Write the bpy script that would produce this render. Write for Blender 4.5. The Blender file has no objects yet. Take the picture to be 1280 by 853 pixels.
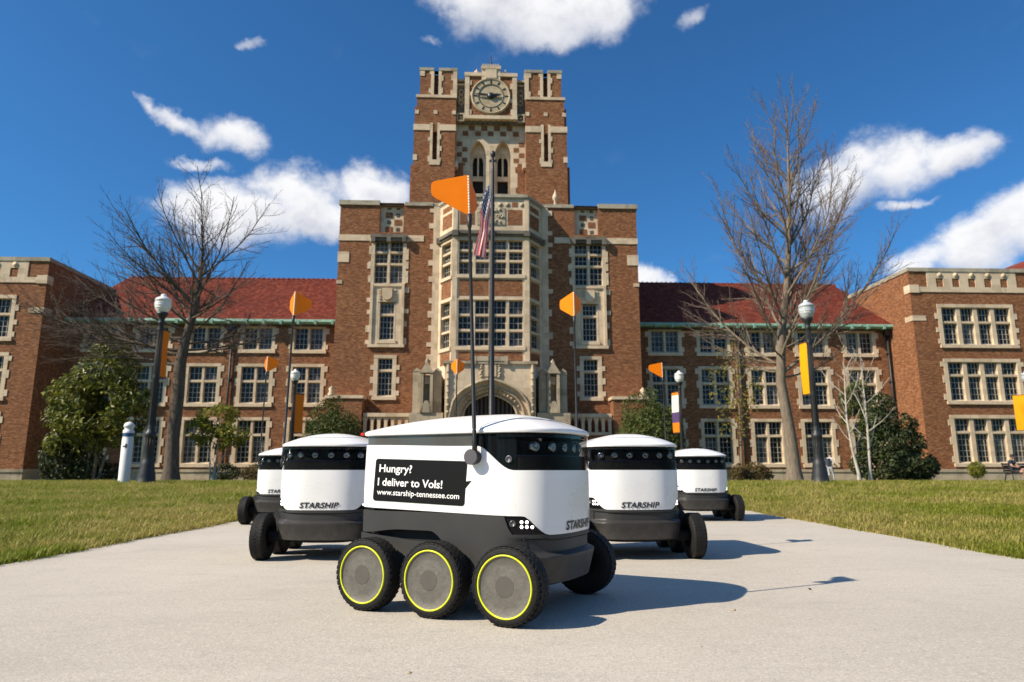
import bpy, bmesh, math, random
import numpy as np
from mathutils import Vector, Matrix, noise as mnoise
random.seed(7)
rng = np.random.default_rng(7)
SC = bpy.context.scene
COL = SC.collection
PI = math.pi

# ------------------------------------------------------------------ camera
cam_d = bpy.data.cameras.new('camera')
cam = bpy.data.objects.new('camera', cam_d)
COL.objects.link(cam)
cam_d.sensor_width = 36.0
cam_d.lens = 24.0
cam_d.clip_start = 0.02
cam_d.clip_end = 3000
cam.location = (0, 0, 0.39)
cam.rotation_euler = (math.radians(90 + 10.66), 0, 0)
cam_d.dof.use_dof = True
cam_d.dof.focus_distance = 1.95
cam_d.dof.aperture_fstop = 7.1
SC.camera = cam

# ------------------------------------------------------------------ sun, sky, exposure
SUN_DIR = Vector((1.3, 0.6, -1.2)).normalized()          # the way the light travels
sun_d = bpy.data.lights.new('sun', 'SUN')
sun_d.energy = 5.0
sun_d.angle = math.radians(0.53)
sun_d.color = (1.0, 0.885, 0.715)
sun = bpy.data.objects.new('sun', sun_d)
COL.objects.link(sun)
sun.rotation_euler = SUN_DIR.to_track_quat('-Z', 'Y').to_euler()
SUN_EL = math.asin(-SUN_DIR.z)
SUN_AZ = math.atan2(-SUN_DIR.x, -SUN_DIR.y)              # clockwise from +Y
SC.view_settings.view_transform = 'Standard'
SC.view_settings.look = 'None'
SC.view_settings.exposure = 0.52
SC.view_settings.gamma = 1.0
SC.render.engine = 'CYCLES'
SC.cycles.use_denoising = True
SC.cycles.max_bounces = 6
SC.cycles.transparent_max_bounces = 12
SC.cycles.sample_clamp_indirect = 6.0


class NT:
    """small helper around a node tree"""
    def __init__(self, tree):
        self.t = tree
        self.n = tree.nodes
        self.l = tree.links

    def add(self, kind, props=None, **ins):
        nd = self.n.new(kind)
        for k, v in (props or {}).items():
            setattr(nd, k, v)
        for k, v in ins.items():
            key = int(k[1:]) if k[0] == 'i' and k[1:].isdigit() else k.replace('_', ' ')
            self.put(nd.inputs[key], v)
        return nd

    def put(self, sock, v):
        if isinstance(v, bpy.types.NodeSocket):
            self.l.new(v, sock)
        elif isinstance(v, bpy.types.Node):
            self.l.new(v.outputs[0], sock)
        else:
            sock.default_value = v

    def math(self, op, a, b=None, c=None, clamp=False):
        nd = self.n.new('ShaderNodeMath')
        nd.operation = op
        nd.use_clamp = clamp
        for i, v in enumerate((a, b, c)):
            if v is not None:
                self.put(nd.inputs[i], v)
        return nd.outputs[0]

    def vmath(self, op, a, b=None):
        nd = self.n.new('ShaderNodeVectorMath')
        nd.operation = op
        self.put(nd.inputs[0], a)
        if b is not None:
            self.put(nd.inputs[1], b)
        return nd.outputs['Value'] if op in ('DOT_PRODUCT', 'LENGTH') else nd.outputs[0]

    def mix(self, fac, a, b, blend='MIX'):
        nd = self.n.new('ShaderNodeMix')
        nd.data_type = 'RGBA'
        nd.blend_type = blend
        self.put(nd.inputs[0], fac)
        self.put(nd.inputs[6], a)
        self.put(nd.inputs[7], b)
        return nd.outputs[2]

    def ramp(self, fac, stops, interp='LINEAR'):
        nd = self.n.new('ShaderNodeValToRGB')
        cr = nd.color_ramp
        cr.interpolation = interp
        while len(cr.elements) < len(stops):
            cr.elements.new(0.5)
        for e, (p, c) in zip(cr.elements, stops):
            e.position = p
            e.color = c if len(c) == 4 else (*c, 1)
        self.put(nd.inputs[0], fac)
        return nd.outputs[0]

    def smooth(self, v, a, b, lo=0.0, hi=1.0):
        nd = self.n.new('ShaderNodeMapRange')
        nd.interpolation_type = 'SMOOTHSTEP'
        self.put(nd.inputs['Value'], v)
        nd.inputs['From Min'].default_value = a
        nd.inputs['From Max'].default_value = b
        nd.inputs['To Min'].default_value = lo
        nd.inputs['To Max'].default_value = hi
        return nd.outputs[0]

    def noise(self, vec, scale, detail=4.0, rough=0.55, dist=0.0):
        nd = self.n.new('ShaderNodeTexNoise')
        if vec is not None:
            self.put(nd.inputs['Vector'], vec)
        nd.inputs['Scale'].default_value = scale
        nd.inputs['Detail'].default_value = detail
        nd.inputs['Roughness'].default_value = rough
        nd.inputs['Distortion'].default_value = dist
        return nd.outputs[0]


# ---- the sky: Nishita daylight with cumulus clouds placed by azimuth / elevation (degrees)
# (azimuth, elevation, half width, half height, tilt, strength)
CLOUDS = [
    (2.25, 37.2, 7.0, 3.4, 0, 1.0), (-2.6, 37.4, 3.6, 2.4, 0, 1.0), (7.4, 36.4, 2.9, 2.2, 0, 1.0), (3.7, 34.6, 3.6, 1.4, 0, .9),
    (-23.1, 32.3, 1.4, .5, 0, .42), (-7.8, 34.1, 1.3, .5, -30, .36),
    (-30.2, 26.0, 1.4, .6, -35, .50), (-27.4, 25.4, 2.6, .75, -8, .60), (-23.5, 25.6, 2.8, 1.35, 0, .88), (-25.7, 22.9, 1.7, .7, 12, .75),
    (-22.8, 19.7, 5.4, 2.5, 8, 1.0), (-18.4, 21.9, 3.9, 2.2, 0, 1.0), (-12.3, 22.4, 3.1, 2.2, 0, 1.0), (-15.9, 20.2, 5.9, 1.6, 0, 1.0), (-10.6, 19.6, 2.6, 1.5, -20, .95),
    (26.8, 21.0, 3.4, 2.2, 10, .95), (30.6, 22.3, 3.6, 2.4, 0, 1.0), (34.6, 22.1, 2.8, 1.5, 0, .95), (31.8, 19.0, 1.9, .5, 0, .62),
    (31.6, 14.7, 2.4, 1.4, 6, .95), (35.0, 15.4, 3.0, 2.0, 8, 1.0), (38.6, 16.6, 3.2, 2.0, 4, 1.0),
    (11.6, 15.2, 1.9, 1.4, -25, .9), (16.4, 35.0, 2.4, .7, 25, .30),
    # the same weather outside the frame
    (60, 24, 9, 3.5, 5, 1.0), (85, 35, 8, 3, -5, .9), (115, 20, 10, 3, 0, 1.0), (150, 30, 9, 3.5, 8, 1.0), (185, 18, 12, 3, 0, 1.0),
    (215, 34, 7, 2.6, 0, .9), (262, 22, 9, 3, 4, 1.0), (300, 28, 7, 3, -4, 1.0), (305, 16, 6, 2, 0, .9), (10, 62, 9, 4, 20, .8), (170, 58, 10, 4, 0, .9), (280, 55, 8, 4, 0, .9),
]
world = bpy.data.worlds.new('World')
SC.world = world
world.use_nodes = True
w = NT(world.node_tree)
w.n.clear()
sky = w.n.new('ShaderNodeTexSky')
sky.sky_type = 'NISHITA'
sky.sun_disc = False
sky.sun_elevation = SUN_EL
sky.sun_rotation = SUN_AZ
sky.altitude = 300
sky.air_density = 1.0
sky.dust_density = 0.9
sky.ozone_density = 2.2
tc = w.add('ShaderNodeTexCoord')
dirv = tc.outputs['Generated']
n_warp = w.add('ShaderNodeTexNoise', None, Vector=dirv, Scale=11.0, Detail=5.0, Roughness=0.62)
warp = w.vmath('MULTIPLY', w.vmath('SUBTRACT', n_warp.outputs['Color'], (0.5, 0.5, 0.5)), (0.085, 0.085, 0.06))
dirw = w.vmath('ADD', dirv, warp)
dens = None
vsum = wsum = None
for az, el, rx, ry, tilt, st in CLOUDS:
    a, e = math.radians(az), math.radians(el)
    c = Vector((math.sin(a) * math.cos(e), math.cos(a) * math.cos(e), math.sin(e)))
    right = Vector((math.cos(a), -math.sin(a), 0))
    up = right.cross(c)
    t = math.radians(tilt)
    e1 = (right * math.cos(t) + up * math.sin(t)) / math.radians(rx)
    e2 = (up * math.cos(t) - right * math.sin(t)) / math.radians(ry)
    q1 = w.vmath('DOT_PRODUCT', dirw, tuple(e1))
    q2 = w.vmath('DOT_PRODUCT', dirw, tuple(e2))
    k1 = e1.dot(c)
    k2 = e2.dot(c)
    r2 = w.math('ADD', w.math('POWER', w.math('SUBTRACT', q1, k1), 2.0), w.math('POWER', w.math('SUBTRACT', q2, k2), 2.0))
    far = w.math('LESS_THAN', w.vmath('DOT_PRODUCT', dirv, tuple(c)), 0.5)
    d = w.math('SUBTRACT', st, w.math('ADD', w.math('MULTIPLY', r2, 0.62), w.math('MULTIPLY', far, 9.0)))
    wgt = w.math('POWER', w.math('MAXIMUM', w.math('ADD', d, 0.25), 0.0), 3.0)
    vv = w.math('MULTIPLY', wgt, w.math('SUBTRACT', q2, k2))
    vsum = vv if vsum is None else w.math('ADD', vsum, vv)
    wsum = wgt if wsum is None else w.math('ADD', wsum, wgt)
    dens = d if dens is None else w.math('SMOOTH_MAX', dens, d, 0.25)
fb = w.noise(w.vmath('MULTIPLY', dirv, (1, 1, 1.35)), 17.0, 10.0, 0.60)
fb2 = w.noise(w.vmath('MULTIPLY', dirv, (1, 1, 1.5)), 5.5, 5.0, 0.55)
dd = w.math('ADD', dens, w.math('MULTIPLY', w.math('SUBTRACT', fb, 0.5), 1.7))
alpha = w.math('POWER', w.smooth(dd, -0.05, 0.95), 1.25)
veil = w.math('MULTIPLY', w.smooth(w.math('ADD', w.math('MULTIPLY', fb2, 0.7), w.math('MULTIPLY', fb, 0.5)), 0.70, 0.98), 0.10)
alpha = w.math('MAXIMUM', w.math('MULTIPLY', alpha, 0.97), veil)
# the thick middle of a cloud is slightly grey, its rim white
vert = w.math('DIVIDE', vsum, w.math('MAXIMUM', wsum, 0.0001))          # height inside the cloud: tops lit, undersides grey
shade = w.smooth(w.math('ADD', w.math('MULTIPLY', w.math('SUBTRACT', fb, 0.5), 2.2), w.math('SUBTRACT', w.math('MULTIPLY', w.math('SUBTRACT', fb2, 0.5), 1.4), w.math('MULTIPLY', vert, 0.55))), -0.25, 1.0)
ccol = w.mix(shade, (0.71, 0.705, 0.71, 1), (0.42, 0.44, 0.50, 1))
SKY_STRENGTH = 0.058
skyc = w.mix(1.0, sky.outputs[0], (SKY_STRENGTH * 0.46, SKY_STRENGTH * 1.12, SKY_STRENGTH * 1.66, 1), 'MULTIPLY')
col = w.mix(alpha, skyc, ccol)
bg = w.add('ShaderNodeBackground', None, Color=col, Strength=1.0)
out = w.add('ShaderNodeOutputWorld', None, Surface=bg)


# ------------------------------------------------------------------ object helpers
def tag(o, label=None, cat=None, group=None, kind=None):
    if label: o['label'] = label
    if cat: o['category'] = cat
    if group: o['group'] = group
    if kind: o['kind'] = kind
    return o


def empty(name, loc=(0, 0, 0), rz=0.0, label=None, cat=None, group=None):
    o = bpy.data.objects.new(name, None)
    o.empty_display_size = 0.2
    COL.objects.link(o)
    o.location = loc
    o.rotation_euler = (0, 0, rz)
    return tag(o, label, cat, group)


def obj(name, me, parent=None, loc=(0, 0, 0), rz=0.0):
    o = bpy.data.objects.new(name, me)
    COL.objects.link(o)
    o.location = loc
    o.rotation_euler = (0, 0, rz)
    if parent is not None:
        o.parent = parent
    return o


def copy_tree(o, parent=None):
    c = o.copy()
    COL.objects.link(c)
    c.parent = parent
    for ch in list(o.children):
        copy_tree(ch, c)
    return c


class MB:
    """collects polygons and becomes one mesh"""
    def __init__(self):
        self.v, self.f, self.m, self.s = [], [], [], []

    def face(self, pts, m=0, smooth=False):
        b = len(self.v)
        self.v.extend(tuple(p) for p in pts)
        self.f.append(tuple(range(b, b + len(pts))))
        self.m.append(m)
        self.s.append(smooth)

    def add(self, verts, faces, m=0, smooth=False):
        b = len(self.v)
        self.v.extend(tuple(p) for p in verts)
        for f in faces:
            self.f.append(tuple(i + b for i in f))
            self.m.append(m)
            self.s.append(smooth)

    def box(self, x0, x1, y0, y1, z0, z1, m=0, M=None):
        p = [(x0, y0, z0), (x1, y0, z0), (x1, y1, z0), (x0, y1, z0), (x0, y0, z1), (x1, y0, z1), (x1, y1, z1), (x0, y1, z1)]
        if M is not None:
            p = [tuple(M @ Vector(q)) for q in p]
        self.add(p, [(0, 3, 2, 1), (4, 5, 6, 7), (0, 1, 5, 4), (1, 2, 6, 5), (2, 3, 7, 6), (3, 0, 4, 7)], m)

    def prism(self, poly, z0, z1, m=0, cap=True):
        """vertical prism over a counter-clockwise plan polygon"""
        n = len(poly)
        vs = [(x, y, z0) for x, y in poly] + [(x, y, z1) for x, y in poly]
        fs = [(i, (i + 1) % n, (i + 1) % n + n, i + n) for i in range(n)]
        if cap:
            fs += [tuple(range(n, 2 * n)), tuple(reversed(range(n)))]
        self.add(vs, fs, m)

    def plate(self, poly, y0, y1, m=0):
        """polygon in x,z (counter-clockwise seen from -y) extruded along y"""
        n = len(poly)
        vs = [(x, y0, z) for x, z in poly] + [(x, y1, z) for x, z in poly]
        fs = [tuple(range(n)), tuple(reversed(range(n, 2 * n)))]
        fs += [((i + 1) % n, i, i + n, (i + 1) % n + n) for i in range(n)]
        self.add(vs, fs, m)

    def tube(self, path, radii, n=8, m=0, smooth=True, cap=True):
        path = [Vector(p) for p in path]
        if not hasattr(radii, '__len__'):
            radii = [radii] * len(path)
        vs = []
        ref = None
        for i, p in enumerate(path):
            if i == 0: t = path[1] - p
            elif i == len(path) - 1: t = p - path[i - 1]
            else: t = path[i + 1] - path[i - 1]
            if t.length < 1e-9: t = Vector((0, 0, 1))
            t.normalize()
            if ref is None:
                ref = Vector((1, 0, 0)) if abs(t.x) < 0.8 else Vector((0, 1, 0))
            a = (ref - t * ref.dot(t))
            if a.length < 1e-6: a = t.orthogonal()
            a.normalize()
            ref = a
            b = t.cross(a)
            for k in range(n):
                th = 2 * PI * k / n
                vs.append(p + (a * math.cos(th) + b * math.sin(th)) * radii[i])
        fs = []
        for i in range(len(path) - 1):
            for k in range(n):
                k2 = (k + 1) % n
                fs.append((i * n + k, i * n + k2, (i + 1) * n + k2, (i + 1) * n + k))
        if cap:
            fs.append(tuple(reversed(range(n))))
            e = (len(path) - 1) * n
            fs.append(tuple(range(e, e + n)))
        self.add(vs, fs, m, smooth)

    def lathe(self, prof, n=24, m=0, smooth=True, M=None):
        """profile of (radius, height) turned round the z axis"""
        vs = []
        for r, z in prof:
            for k in range(n):
                th = 2 * PI * k / n
                vs.append(Vector((r * math.cos(th), r * math.sin(th), z)))
        if M is not None:
            vs = [M @ q for q in vs]
        fs = []
        for i in range(len(prof) - 1):
            for k in range(n):
                k2 = (k + 1) % n
                fs.append((i * n + k, i * n + k2, (i + 1) * n + k2, (i + 1) * n + k))
        self.add(vs, fs, m, smooth)

    def pieces(self):
        """one MB for every run of faces that shares no vertex with the others"""
        par = list(range(len(self.v)))

        def root(i):
            while par[i] != i:
                par[i] = par[par[i]]
                i = par[i]
            return i
        for f in self.f:
            for i in f[1:]:
                par[root(i)] = root(f[0])
        out_ = {}
        for f, m, s in zip(self.f, self.m, self.s):
            q = out_.setdefault(root(f[0]), MB())
            q.face([self.v[i] for i in f], m, s)
        return list(out_.values())

    def build_each(self, name, mats, parent=None, loc=(0, 0, 0), rz=0.0):
        return [q.build(name, mats, parent, loc, rz) for q in self.pieces()]

    def mesh(self, name, mats):
        me = bpy.data.meshes.new(name)
        me.from_pydata([tuple(p) for p in self.v], [], self.f)
        for mt in (mats if isinstance(mats, (list, tuple)) else [mats]):
            me.materials.append(mt)
        me.polygons.foreach_set('material_index', self.m)
        me.polygons.foreach_set('use_smooth', self.s)
        me.update()
        return me

    def build(self, name, mats, parent=None, loc=(0, 0, 0), rz=0.0):
        return obj(name, self.mesh(name, mats), parent, loc, rz)


def weld(o, angle=35):
    """merge doubled vertices and shade smooth by angle"""
    bm = bmesh.new()
    bm.from_mesh(o.data)
    bmesh.ops.remove_doubles(bm, verts=bm.verts, dist=0.0002)
    for e in bm.edges:
        e.smooth = len(e.link_faces) == 2 and e.calc_face_angle(0) < math.radians(angle)
    for f in bm.faces:
        f.smooth = True
    bm.to_mesh(o.data)
    bm.free()
    return o


# ------------------------------------------------------------------ materials
MT = {}


def new_mat(name):
    m = bpy.data.materials.new(name)
    m.use_nodes = True
    nt = NT(m.node_tree)
    b = nt.n['Principled BSDF']
    MT[name] = m
    return m, nt, b


def plain(name, col, rough=0.5, metal=0.0, var=0.0, vscale=8.0, bump=0.0, bscale=60.0, spec=0.5, coat=0.0):
    m, nt, b = new_mat(name)
    b.inputs['Base Color'].default_value = (*col, 1)
    b.inputs['Roughness'].default_value = rough
    b.inputs['Metallic'].default_value = metal
    b.inputs['Specular IOR Level'].default_value = spec
    b.inputs['Coat Weight'].default_value = coat
    if var or bump:
        tc = nt.add('ShaderNodeTexCoord')
    if var:
        f = nt.noise(tc.outputs['Object'], vscale, 5.0, 0.6)
        lo = tuple(c * (1 - var) for c in col)
        hi = tuple(min(1, c * (1 + var)) for c in col)
        nt.put(b.inputs['Base Color'], nt.ramp(f, [(0.25, lo), (0.75, hi)]))
        nt.put(b.inputs['Roughness'], nt.smooth(f, 0.2, 0.8, max(0, rough - 0.08), min(1, rough + 0.08)))
    if bump:
        f2 = nt.noise(tc.outputs['Object'], bscale, 4.0, 0.6)
        bp = nt.add('ShaderNodeBump', None, Height=f2, Strength=bump, Distance=0.01)
        nt.put(b.inputs['Normal'], bp)
    return m


def wall_coords(nt):
    """x or y along the wall (whichever the face runs along) and z up, in object space"""
    tc = nt.add('ShaderNodeTexCoord')
    p = nt.add('ShaderNodeSeparateXYZ', None, Vector=tc.outputs['Object'])
    n = nt.add('ShaderNodeSeparateXYZ', None, Vector=tc.outputs['Normal'])
    side = nt.math('GREATER_THAN', nt.math('ABSOLUTE', n.outputs[0]), 0.72)
    u = nt.math('ADD', nt.math('MULTIPLY', p.outputs[0], nt.math('SUBTRACT', 1.0, side)), nt.math('MULTIPLY', p.outputs[1], side))
    return tc, u, p.outputs[2]


def brick_mat(name, cols, mortar, stain=0.25):
    m, nt, b = new_mat(name)
    tc, u, z = wall_coords(nt)
    BW, BH = 0.205, 0.070
    row = nt.math('DIVIDE', z, BH)
    rowi = nt.math('FLOOR', row)
    off = nt.math('MULTIPLY', nt.math('MODULO', nt.math('ABSOLUTE', rowi), 2.0), 0.5)
    ux = nt.math('ADD', nt.math('DIVIDE', u, BW), off)
    ui = nt.math('FLOOR', ux)
    cell = nt.add('ShaderNodeCombineXYZ', None, X=ui, Y=rowi)
    wn = nt.add('ShaderNodeTexWhiteNoise', {'noise_dimensions': '2D'}, Vector=cell)
    c = nt.ramp(wn.outputs['Value'], [(i / (len(cols) - 1), q) for i, q in enumerate(cols)])
    big = nt.noise(tc.outputs['Object'], 0.35, 5.0, 0.6)
    c = nt.mix(nt.smooth(big, 0.35, 0.75, 0.0, stain), c, (0.10, 0.055, 0.035, 1))
    mid = nt.noise(tc.outputs['Object'], 1.6, 3.0, 0.55)
    c = nt.mix(nt.smooth(mid, 0.45, 0.8, 0.0, 0.30), c, (0.34, 0.17, 0.085, 1))
    fu = nt.math('FRACT', ux)
    fz = nt.math('FRACT', row)
    mo = nt.math('MAXIMUM', nt.math('LESS_THAN', fu, 0.045), nt.math('LESS_THAN', fz, 0.13))
    c = nt.mix(mo, c, mortar)
    nt.put(b.inputs['Base Color'], c)
    b.inputs['Roughness'].default_value = 0.9
    b.inputs['Specular IOR Level'].default_value = 0.2
    return m


def stone_mat(name, light, dark, streak=0.35, block=(0.75, 0.42)):
    """limestone: blocks of slightly different tone, weather streaks"""
    m, nt, b = new_mat(name)
    tc, u, z = wall_coords(nt)
    ui = nt.math('FLOOR', nt.math('DIVIDE', u, block[0]))
    zi = nt.math('FLOOR', nt.math('DIVIDE', z, block[1]))
    wn = nt.add('ShaderNodeTexWhiteNoise', {'noise_dimensions': '2D'}, Vector=nt.add('ShaderNodeCombineXYZ', None, X=ui, Y=zi))
    n1 = nt.noise(tc.outputs['Object'], 1.1, 6.0, 0.62)
    mixv = nt.math('ADD', nt.math('MULTIPLY', wn.outputs['Value'], 0.30), nt.math('MULTIPLY', n1, 0.8))
    c = nt.ramp(mixv, [(0.25, dark), (0.62, light), (0.95, tuple(min(1, q * 1.08) for q in light))])
    st = nt.noise(nt.vmath('MULTIPLY', tc.outputs['Object'], (3.0, 3.0, 0.35)), 1.4, 5.0, 0.65)
    c = nt.mix(nt.smooth(st, 0.5, 0.8, 0.0, streak), c, (0.12, 0.10, 0.075, 1))
    nt.put(b.inputs['Base Color'], c)
    b.inputs['Roughness'].default_value = 0.85
    b.inputs['Specular IOR Level'].default_value = 0.25
    fin = nt.noise(tc.outputs['Object'], 14.0, 5.0, 0.65)
    bp = nt.add('ShaderNodeBump', None, Height=fin, Strength=0.35, Distance=0.03)
    nt.put(b.inputs['Normal'], bp)
    return m


BRICK = brick_mat('brick', [(0.120, 0.044, 0.021), (0.185, 0.069, 0.030), (0.225, 0.087, 0.037), (0.262, 0.107, 0.046), (0.345, 0.160, 0.074)], (0.235, 0.128, 0.070, 1), 0.30)
STONE = stone_mat('limestone', (0.64, 0.50, 0.345), (0.41, 0.31, 0.205), 0.30)
STONE_D = stone_mat('weathered_limestone', (0.44, 0.36, 0.25), (0.20, 0.165, 0.115), 0.6)
COPE = stone_mat('coping_stone', (0.40, 0.35, 0.26), (0.22, 0.19, 0.14), 0.5)
DARKSTONE = stone_mat('dark_stone', (0.17, 0.15, 0.12), (0.07, 0.06, 0.05), 0.6)
COPPER = plain('green_copper', (0.20, 0.36, 0.27), 0.6, 0.0, 0.35, 3.0)
IRON = plain('black_iron', (0.018, 0.0185, 0.019), 0.5, 0.0, 0.25, 10.0, spec=0.5)
WOOD = plain('dark_oak', (0.07, 0.04, 0.022), 0.6, 0, 0.4, 6.0)
LEAD = plain('window_lead', (0.40, 0.36, 0.28), 0.5, 0.0, 0.2, 8.0)
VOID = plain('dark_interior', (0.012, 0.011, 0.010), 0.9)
CLOCKBLACK = plain('clock_black', (0.015, 0.015, 0.015), 0.4)


def glass_mat():
    m, nt, b = new_mat('window_glass')
    oi = nt.add('ShaderNodeObjectInfo')
    tc = nt.add('ShaderNodeTexCoord')
    sep = nt.add('ShaderNodeSeparateXYZ', None, Vector=tc.outputs['Object'])
    # some rooms have a pale blind drawn part of the way down behind the glass
    r = oi.outputs['Random']
    blind = nt.math('MULTIPLY', nt.math('GREATER_THAN', r, 0.66), 1.0)
    ns = nt.noise(tc.outputs['Object'], 2.5, 3.0, 0.5)
    c = nt.mix(nt.math('MULTIPLY', blind, nt.smooth(ns, 0.3, 0.6)), (0.010, 0.011, 0.012, 1), (0.10, 0.10, 0.10, 1))
    nt.put(b.inputs['Base Color'], c)
    b.inputs['Roughness'].default_value = 0.06
    b.inputs['Specular IOR Level'].default_value = 0.24
    wob = nt.noise(tc.outputs['Object'], 3.5, 2.0, 0.5)
    bp = nt.add('ShaderNodeBump', None, Height=wob, Strength=0.25, Distance=0.05)
    nt.put(b.inputs['Normal'], bp)
    return m


GLASS = glass_mat()


def roof_mat():
    m, nt, b = new_mat('roof_tile')
    tc = nt.add('ShaderNodeTexCoord')
    p = nt.add('ShaderNodeSeparateXYZ', None, Vector=tc.outputs['Object'])
    row = nt.math('FLOOR', nt.math('DIVIDE', p.outputs[2], 0.138))
    odd = nt.math('MULTIPLY', nt.math('MODULO', nt.math('ABSOLUTE', row), 2.0), 0.5)
    ux = nt.math('ADD', nt.math('DIVIDE', p.outputs[0], 0.24), odd)
    cell = nt.add('ShaderNodeCombineXYZ', None, X=nt.math('FLOOR', ux), Y=row)
    wn = nt.add('ShaderNodeTexWhiteNoise', {'noise_dimensions': '2D'}, Vector=cell)
    c = nt.ramp(wn.outputs['Value'], [(0, (0.115, 0.026, 0.017)), (0.35, (0.165, 0.036, 0.022)), (0.7, (0.205, 0.046, 0.028)), (1, (0.25, 0.070, 0.040))])
    big = nt.noise(tc.outputs['Object'], 0.5, 5.0, 0.6)
    c = nt.mix(nt.smooth(big, 0.4, 0.75, 0.0, 0.4), c, (0.10, 0.035, 0.03, 1))
    gap = nt.math('LESS_THAN', nt.math('FRACT', ux), 0.07)
    c = nt.mix(nt.math('MULTIPLY', gap, 0.7), c, (0.04, 0.015, 0.012, 1))
    nt.put(b.inputs['Base Color'], c)
    b.inputs['Roughness'].default_value = 0.85
    b.inputs['Specular IOR Level'].default_value = 0.12
    return m


ROOF = roof_mat()


def concrete_mat():
    m, nt, b = new_mat('path_concrete')
    tc = nt.add('ShaderNodeTexCoord')
    o = tc.outputs['Object']
    big = nt.noise(o, 0.9, 6.0, 0.6)
    c = nt.ramp(big, [(0.3, (0.435, 0.392, 0.328)), (0.7, (0.54, 0.49, 0.414))])
    mid = nt.noise(nt.vmath('MULTIPLY', o, (1.0, 2.2, 1.0)), 7.0, 6.0, 0.65)
    c = nt.mix(nt.smooth(mid, 0.5, 0.75, 0.0, 0.35), c, (0.30, 0.27, 0.235, 1))
    fine = nt.noise(o, 230.0, 3.0, 0.6)
    c = nt.mix(nt.smooth(fine, 0.42, 0.66, 0.0, 0.50), c, (0.25, 0.225, 0.195, 1))
    fine3 = nt.noise(o, 110.0, 2.0, 0.6)
    c = nt.mix(nt.smooth(fine3, 0.54, 0.68, 0.0, 0.5), c, (0.60, 0.555, 0.49, 1))
    blot = nt.noise(nt.vmath('MULTIPLY', o, (0.5, 1.6, 1.0)), 1.7, 6.0, 0.7, 0.8)
    c = nt.mix(nt.smooth(blot, 0.52, 0.72, 0.0, 0.38), c, (0.33, 0.295, 0.25, 1))
    pale = nt.noise(nt.vmath('MULTIPLY', o, (1.3, 6.0, 1.0)), 1.1, 5.0, 0.75)
    c = nt.mix(nt.smooth(pale, 0.60, 0.78, 0.0, 0.45), c, (0.60, 0.56, 0.50, 1))
    vor = nt.add('ShaderNodeTexVoronoi', None, Vector=o, Scale=26.0)
    wn = nt.add('ShaderNodeSeparateColor', None, Color=vor.outputs['Color'])
    speck = nt.math('MULTIPLY', nt.math('LESS_THAN', vor.outputs['Distance'], 0.07), nt.math('GREATER_THAN', wn.outputs[0], 0.86))
    c = nt.mix(nt.math('MULTIPLY', speck, 0.7), c, (0.13, 0.11, 0.085, 1))
    nt.put(b.inputs['Base Color'], c)
    b.inputs['Roughness'].default_value = 0.85
    b.inputs['Specular IOR Level'].default_value = 0.3
    h = nt.math('ADD', fine, nt.math('MULTIPLY', mid, 1.2))
    bp = nt.add('ShaderNodeBump', None, Height=h, Strength=0.28, Distance=0.004)
    nt.put(b.inputs['Normal'], bp)
    return m


CONCRETE = concrete_mat()


def lawn_mat(name, blade):
    m, nt, b = new_mat(name)
    ge = nt.add('ShaderNodeNewGeometry')
    pos = ge.outputs['Position']
    big = nt.noise(pos, 0.55, 5.0, 0.6)
    mid = nt.noise(nt.vmath('MULTIPLY', pos, (1.0, 1.0, 0.0)), 2.6, 4.0, 0.6)
    dry = nt.smooth(nt.math('ADD', nt.math('MULTIPLY', big, 0.62), nt.math('MULTIPLY', mid, 0.40)), 0.44, 0.60)
    if blade:
        oi = nt.add('ShaderNodeObjectInfo')
        fine = nt.noise(pos, 38.0, 2.0, 0.5)
        g = nt.ramp(fine, [(0.3, (0.130, 0.165, 0.012)), (0.7, (0.275, 0.285, 0.028))])
        s = nt.ramp(fine, [(0.3, (0.34, 0.27, 0.080)), (0.7, (0.58, 0.45, 0.16))])
        fac = nt.math('ADD', nt.math('MULTIPLY', dry, 0.72), nt.math('MULTIPLY', nt.smooth(oi.outputs['Random'], 0.6, 1.0), 0.28), clamp=True)
        nt.put(b.inputs['Base Color'], nt.mix(fac, g, s))
        b.inputs['Roughness'].default_value = 0.5
        b.inputs['Specular IOR Level'].default_value = 0.25
        tr = nt.add('ShaderNodeBsdfTranslucent', None, Color=nt.mix(fac, (0.20, 0.26, 0.02, 1), (0.42, 0.34, 0.11, 1)))
        ms = nt.add('ShaderNodeMixShader', None, i0=0.35, i1=b, i2=tr)
        nt.put(nt.n['Material Output'].inputs[0], ms)
    else:
        fine = nt.noise(pos, 30.0, 4.0, 0.7)
        g = nt.ramp(fine, [(0.3, (0.075, 0.090, 0.016)), (0.7, (0.18, 0.18, 0.032))])
        nt.put(b.inputs['Base Color'], nt.mix(nt.math('MULTIPLY', dry, 0.7), g, (0.19, 0.16, 0.07, 1)))
        b.inputs['Roughness'].default_value = 0.95
        b.inputs['Specular IOR Level'].default_value = 0.1
    return m


LAWN = lawn_mat('lawn_soil', False)
BLADE = lawn_mat('grass_blade', True)


def leaf_mat(name, a, bcol, trans=0.3, rough=0.45, spec=0.4):
    m, nt, b = new_mat(name)
    ge = nt.add('ShaderNodeNewGeometry')
    r = ge.outputs['Random Per Island']
    c = nt.ramp(r, [(0.0, a), (0.6, tuple((x + y) / 2 for x, y in zip(a, bcol))), (1.0, bcol)])
    nt.put(b.inputs['Base Color'], c)
    b.inputs['Roughness'].default_value = rough
    b.inputs['Specular IOR Level'].default_value = spec
    tr = nt.add('ShaderNodeBsdfTranslucent', None, Color=c)
    nt.put(nt.n['Material Output'].inputs[0], nt.add('ShaderNodeMixShader', None, i0=trans, i1=b, i2=tr))
    return m


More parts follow.
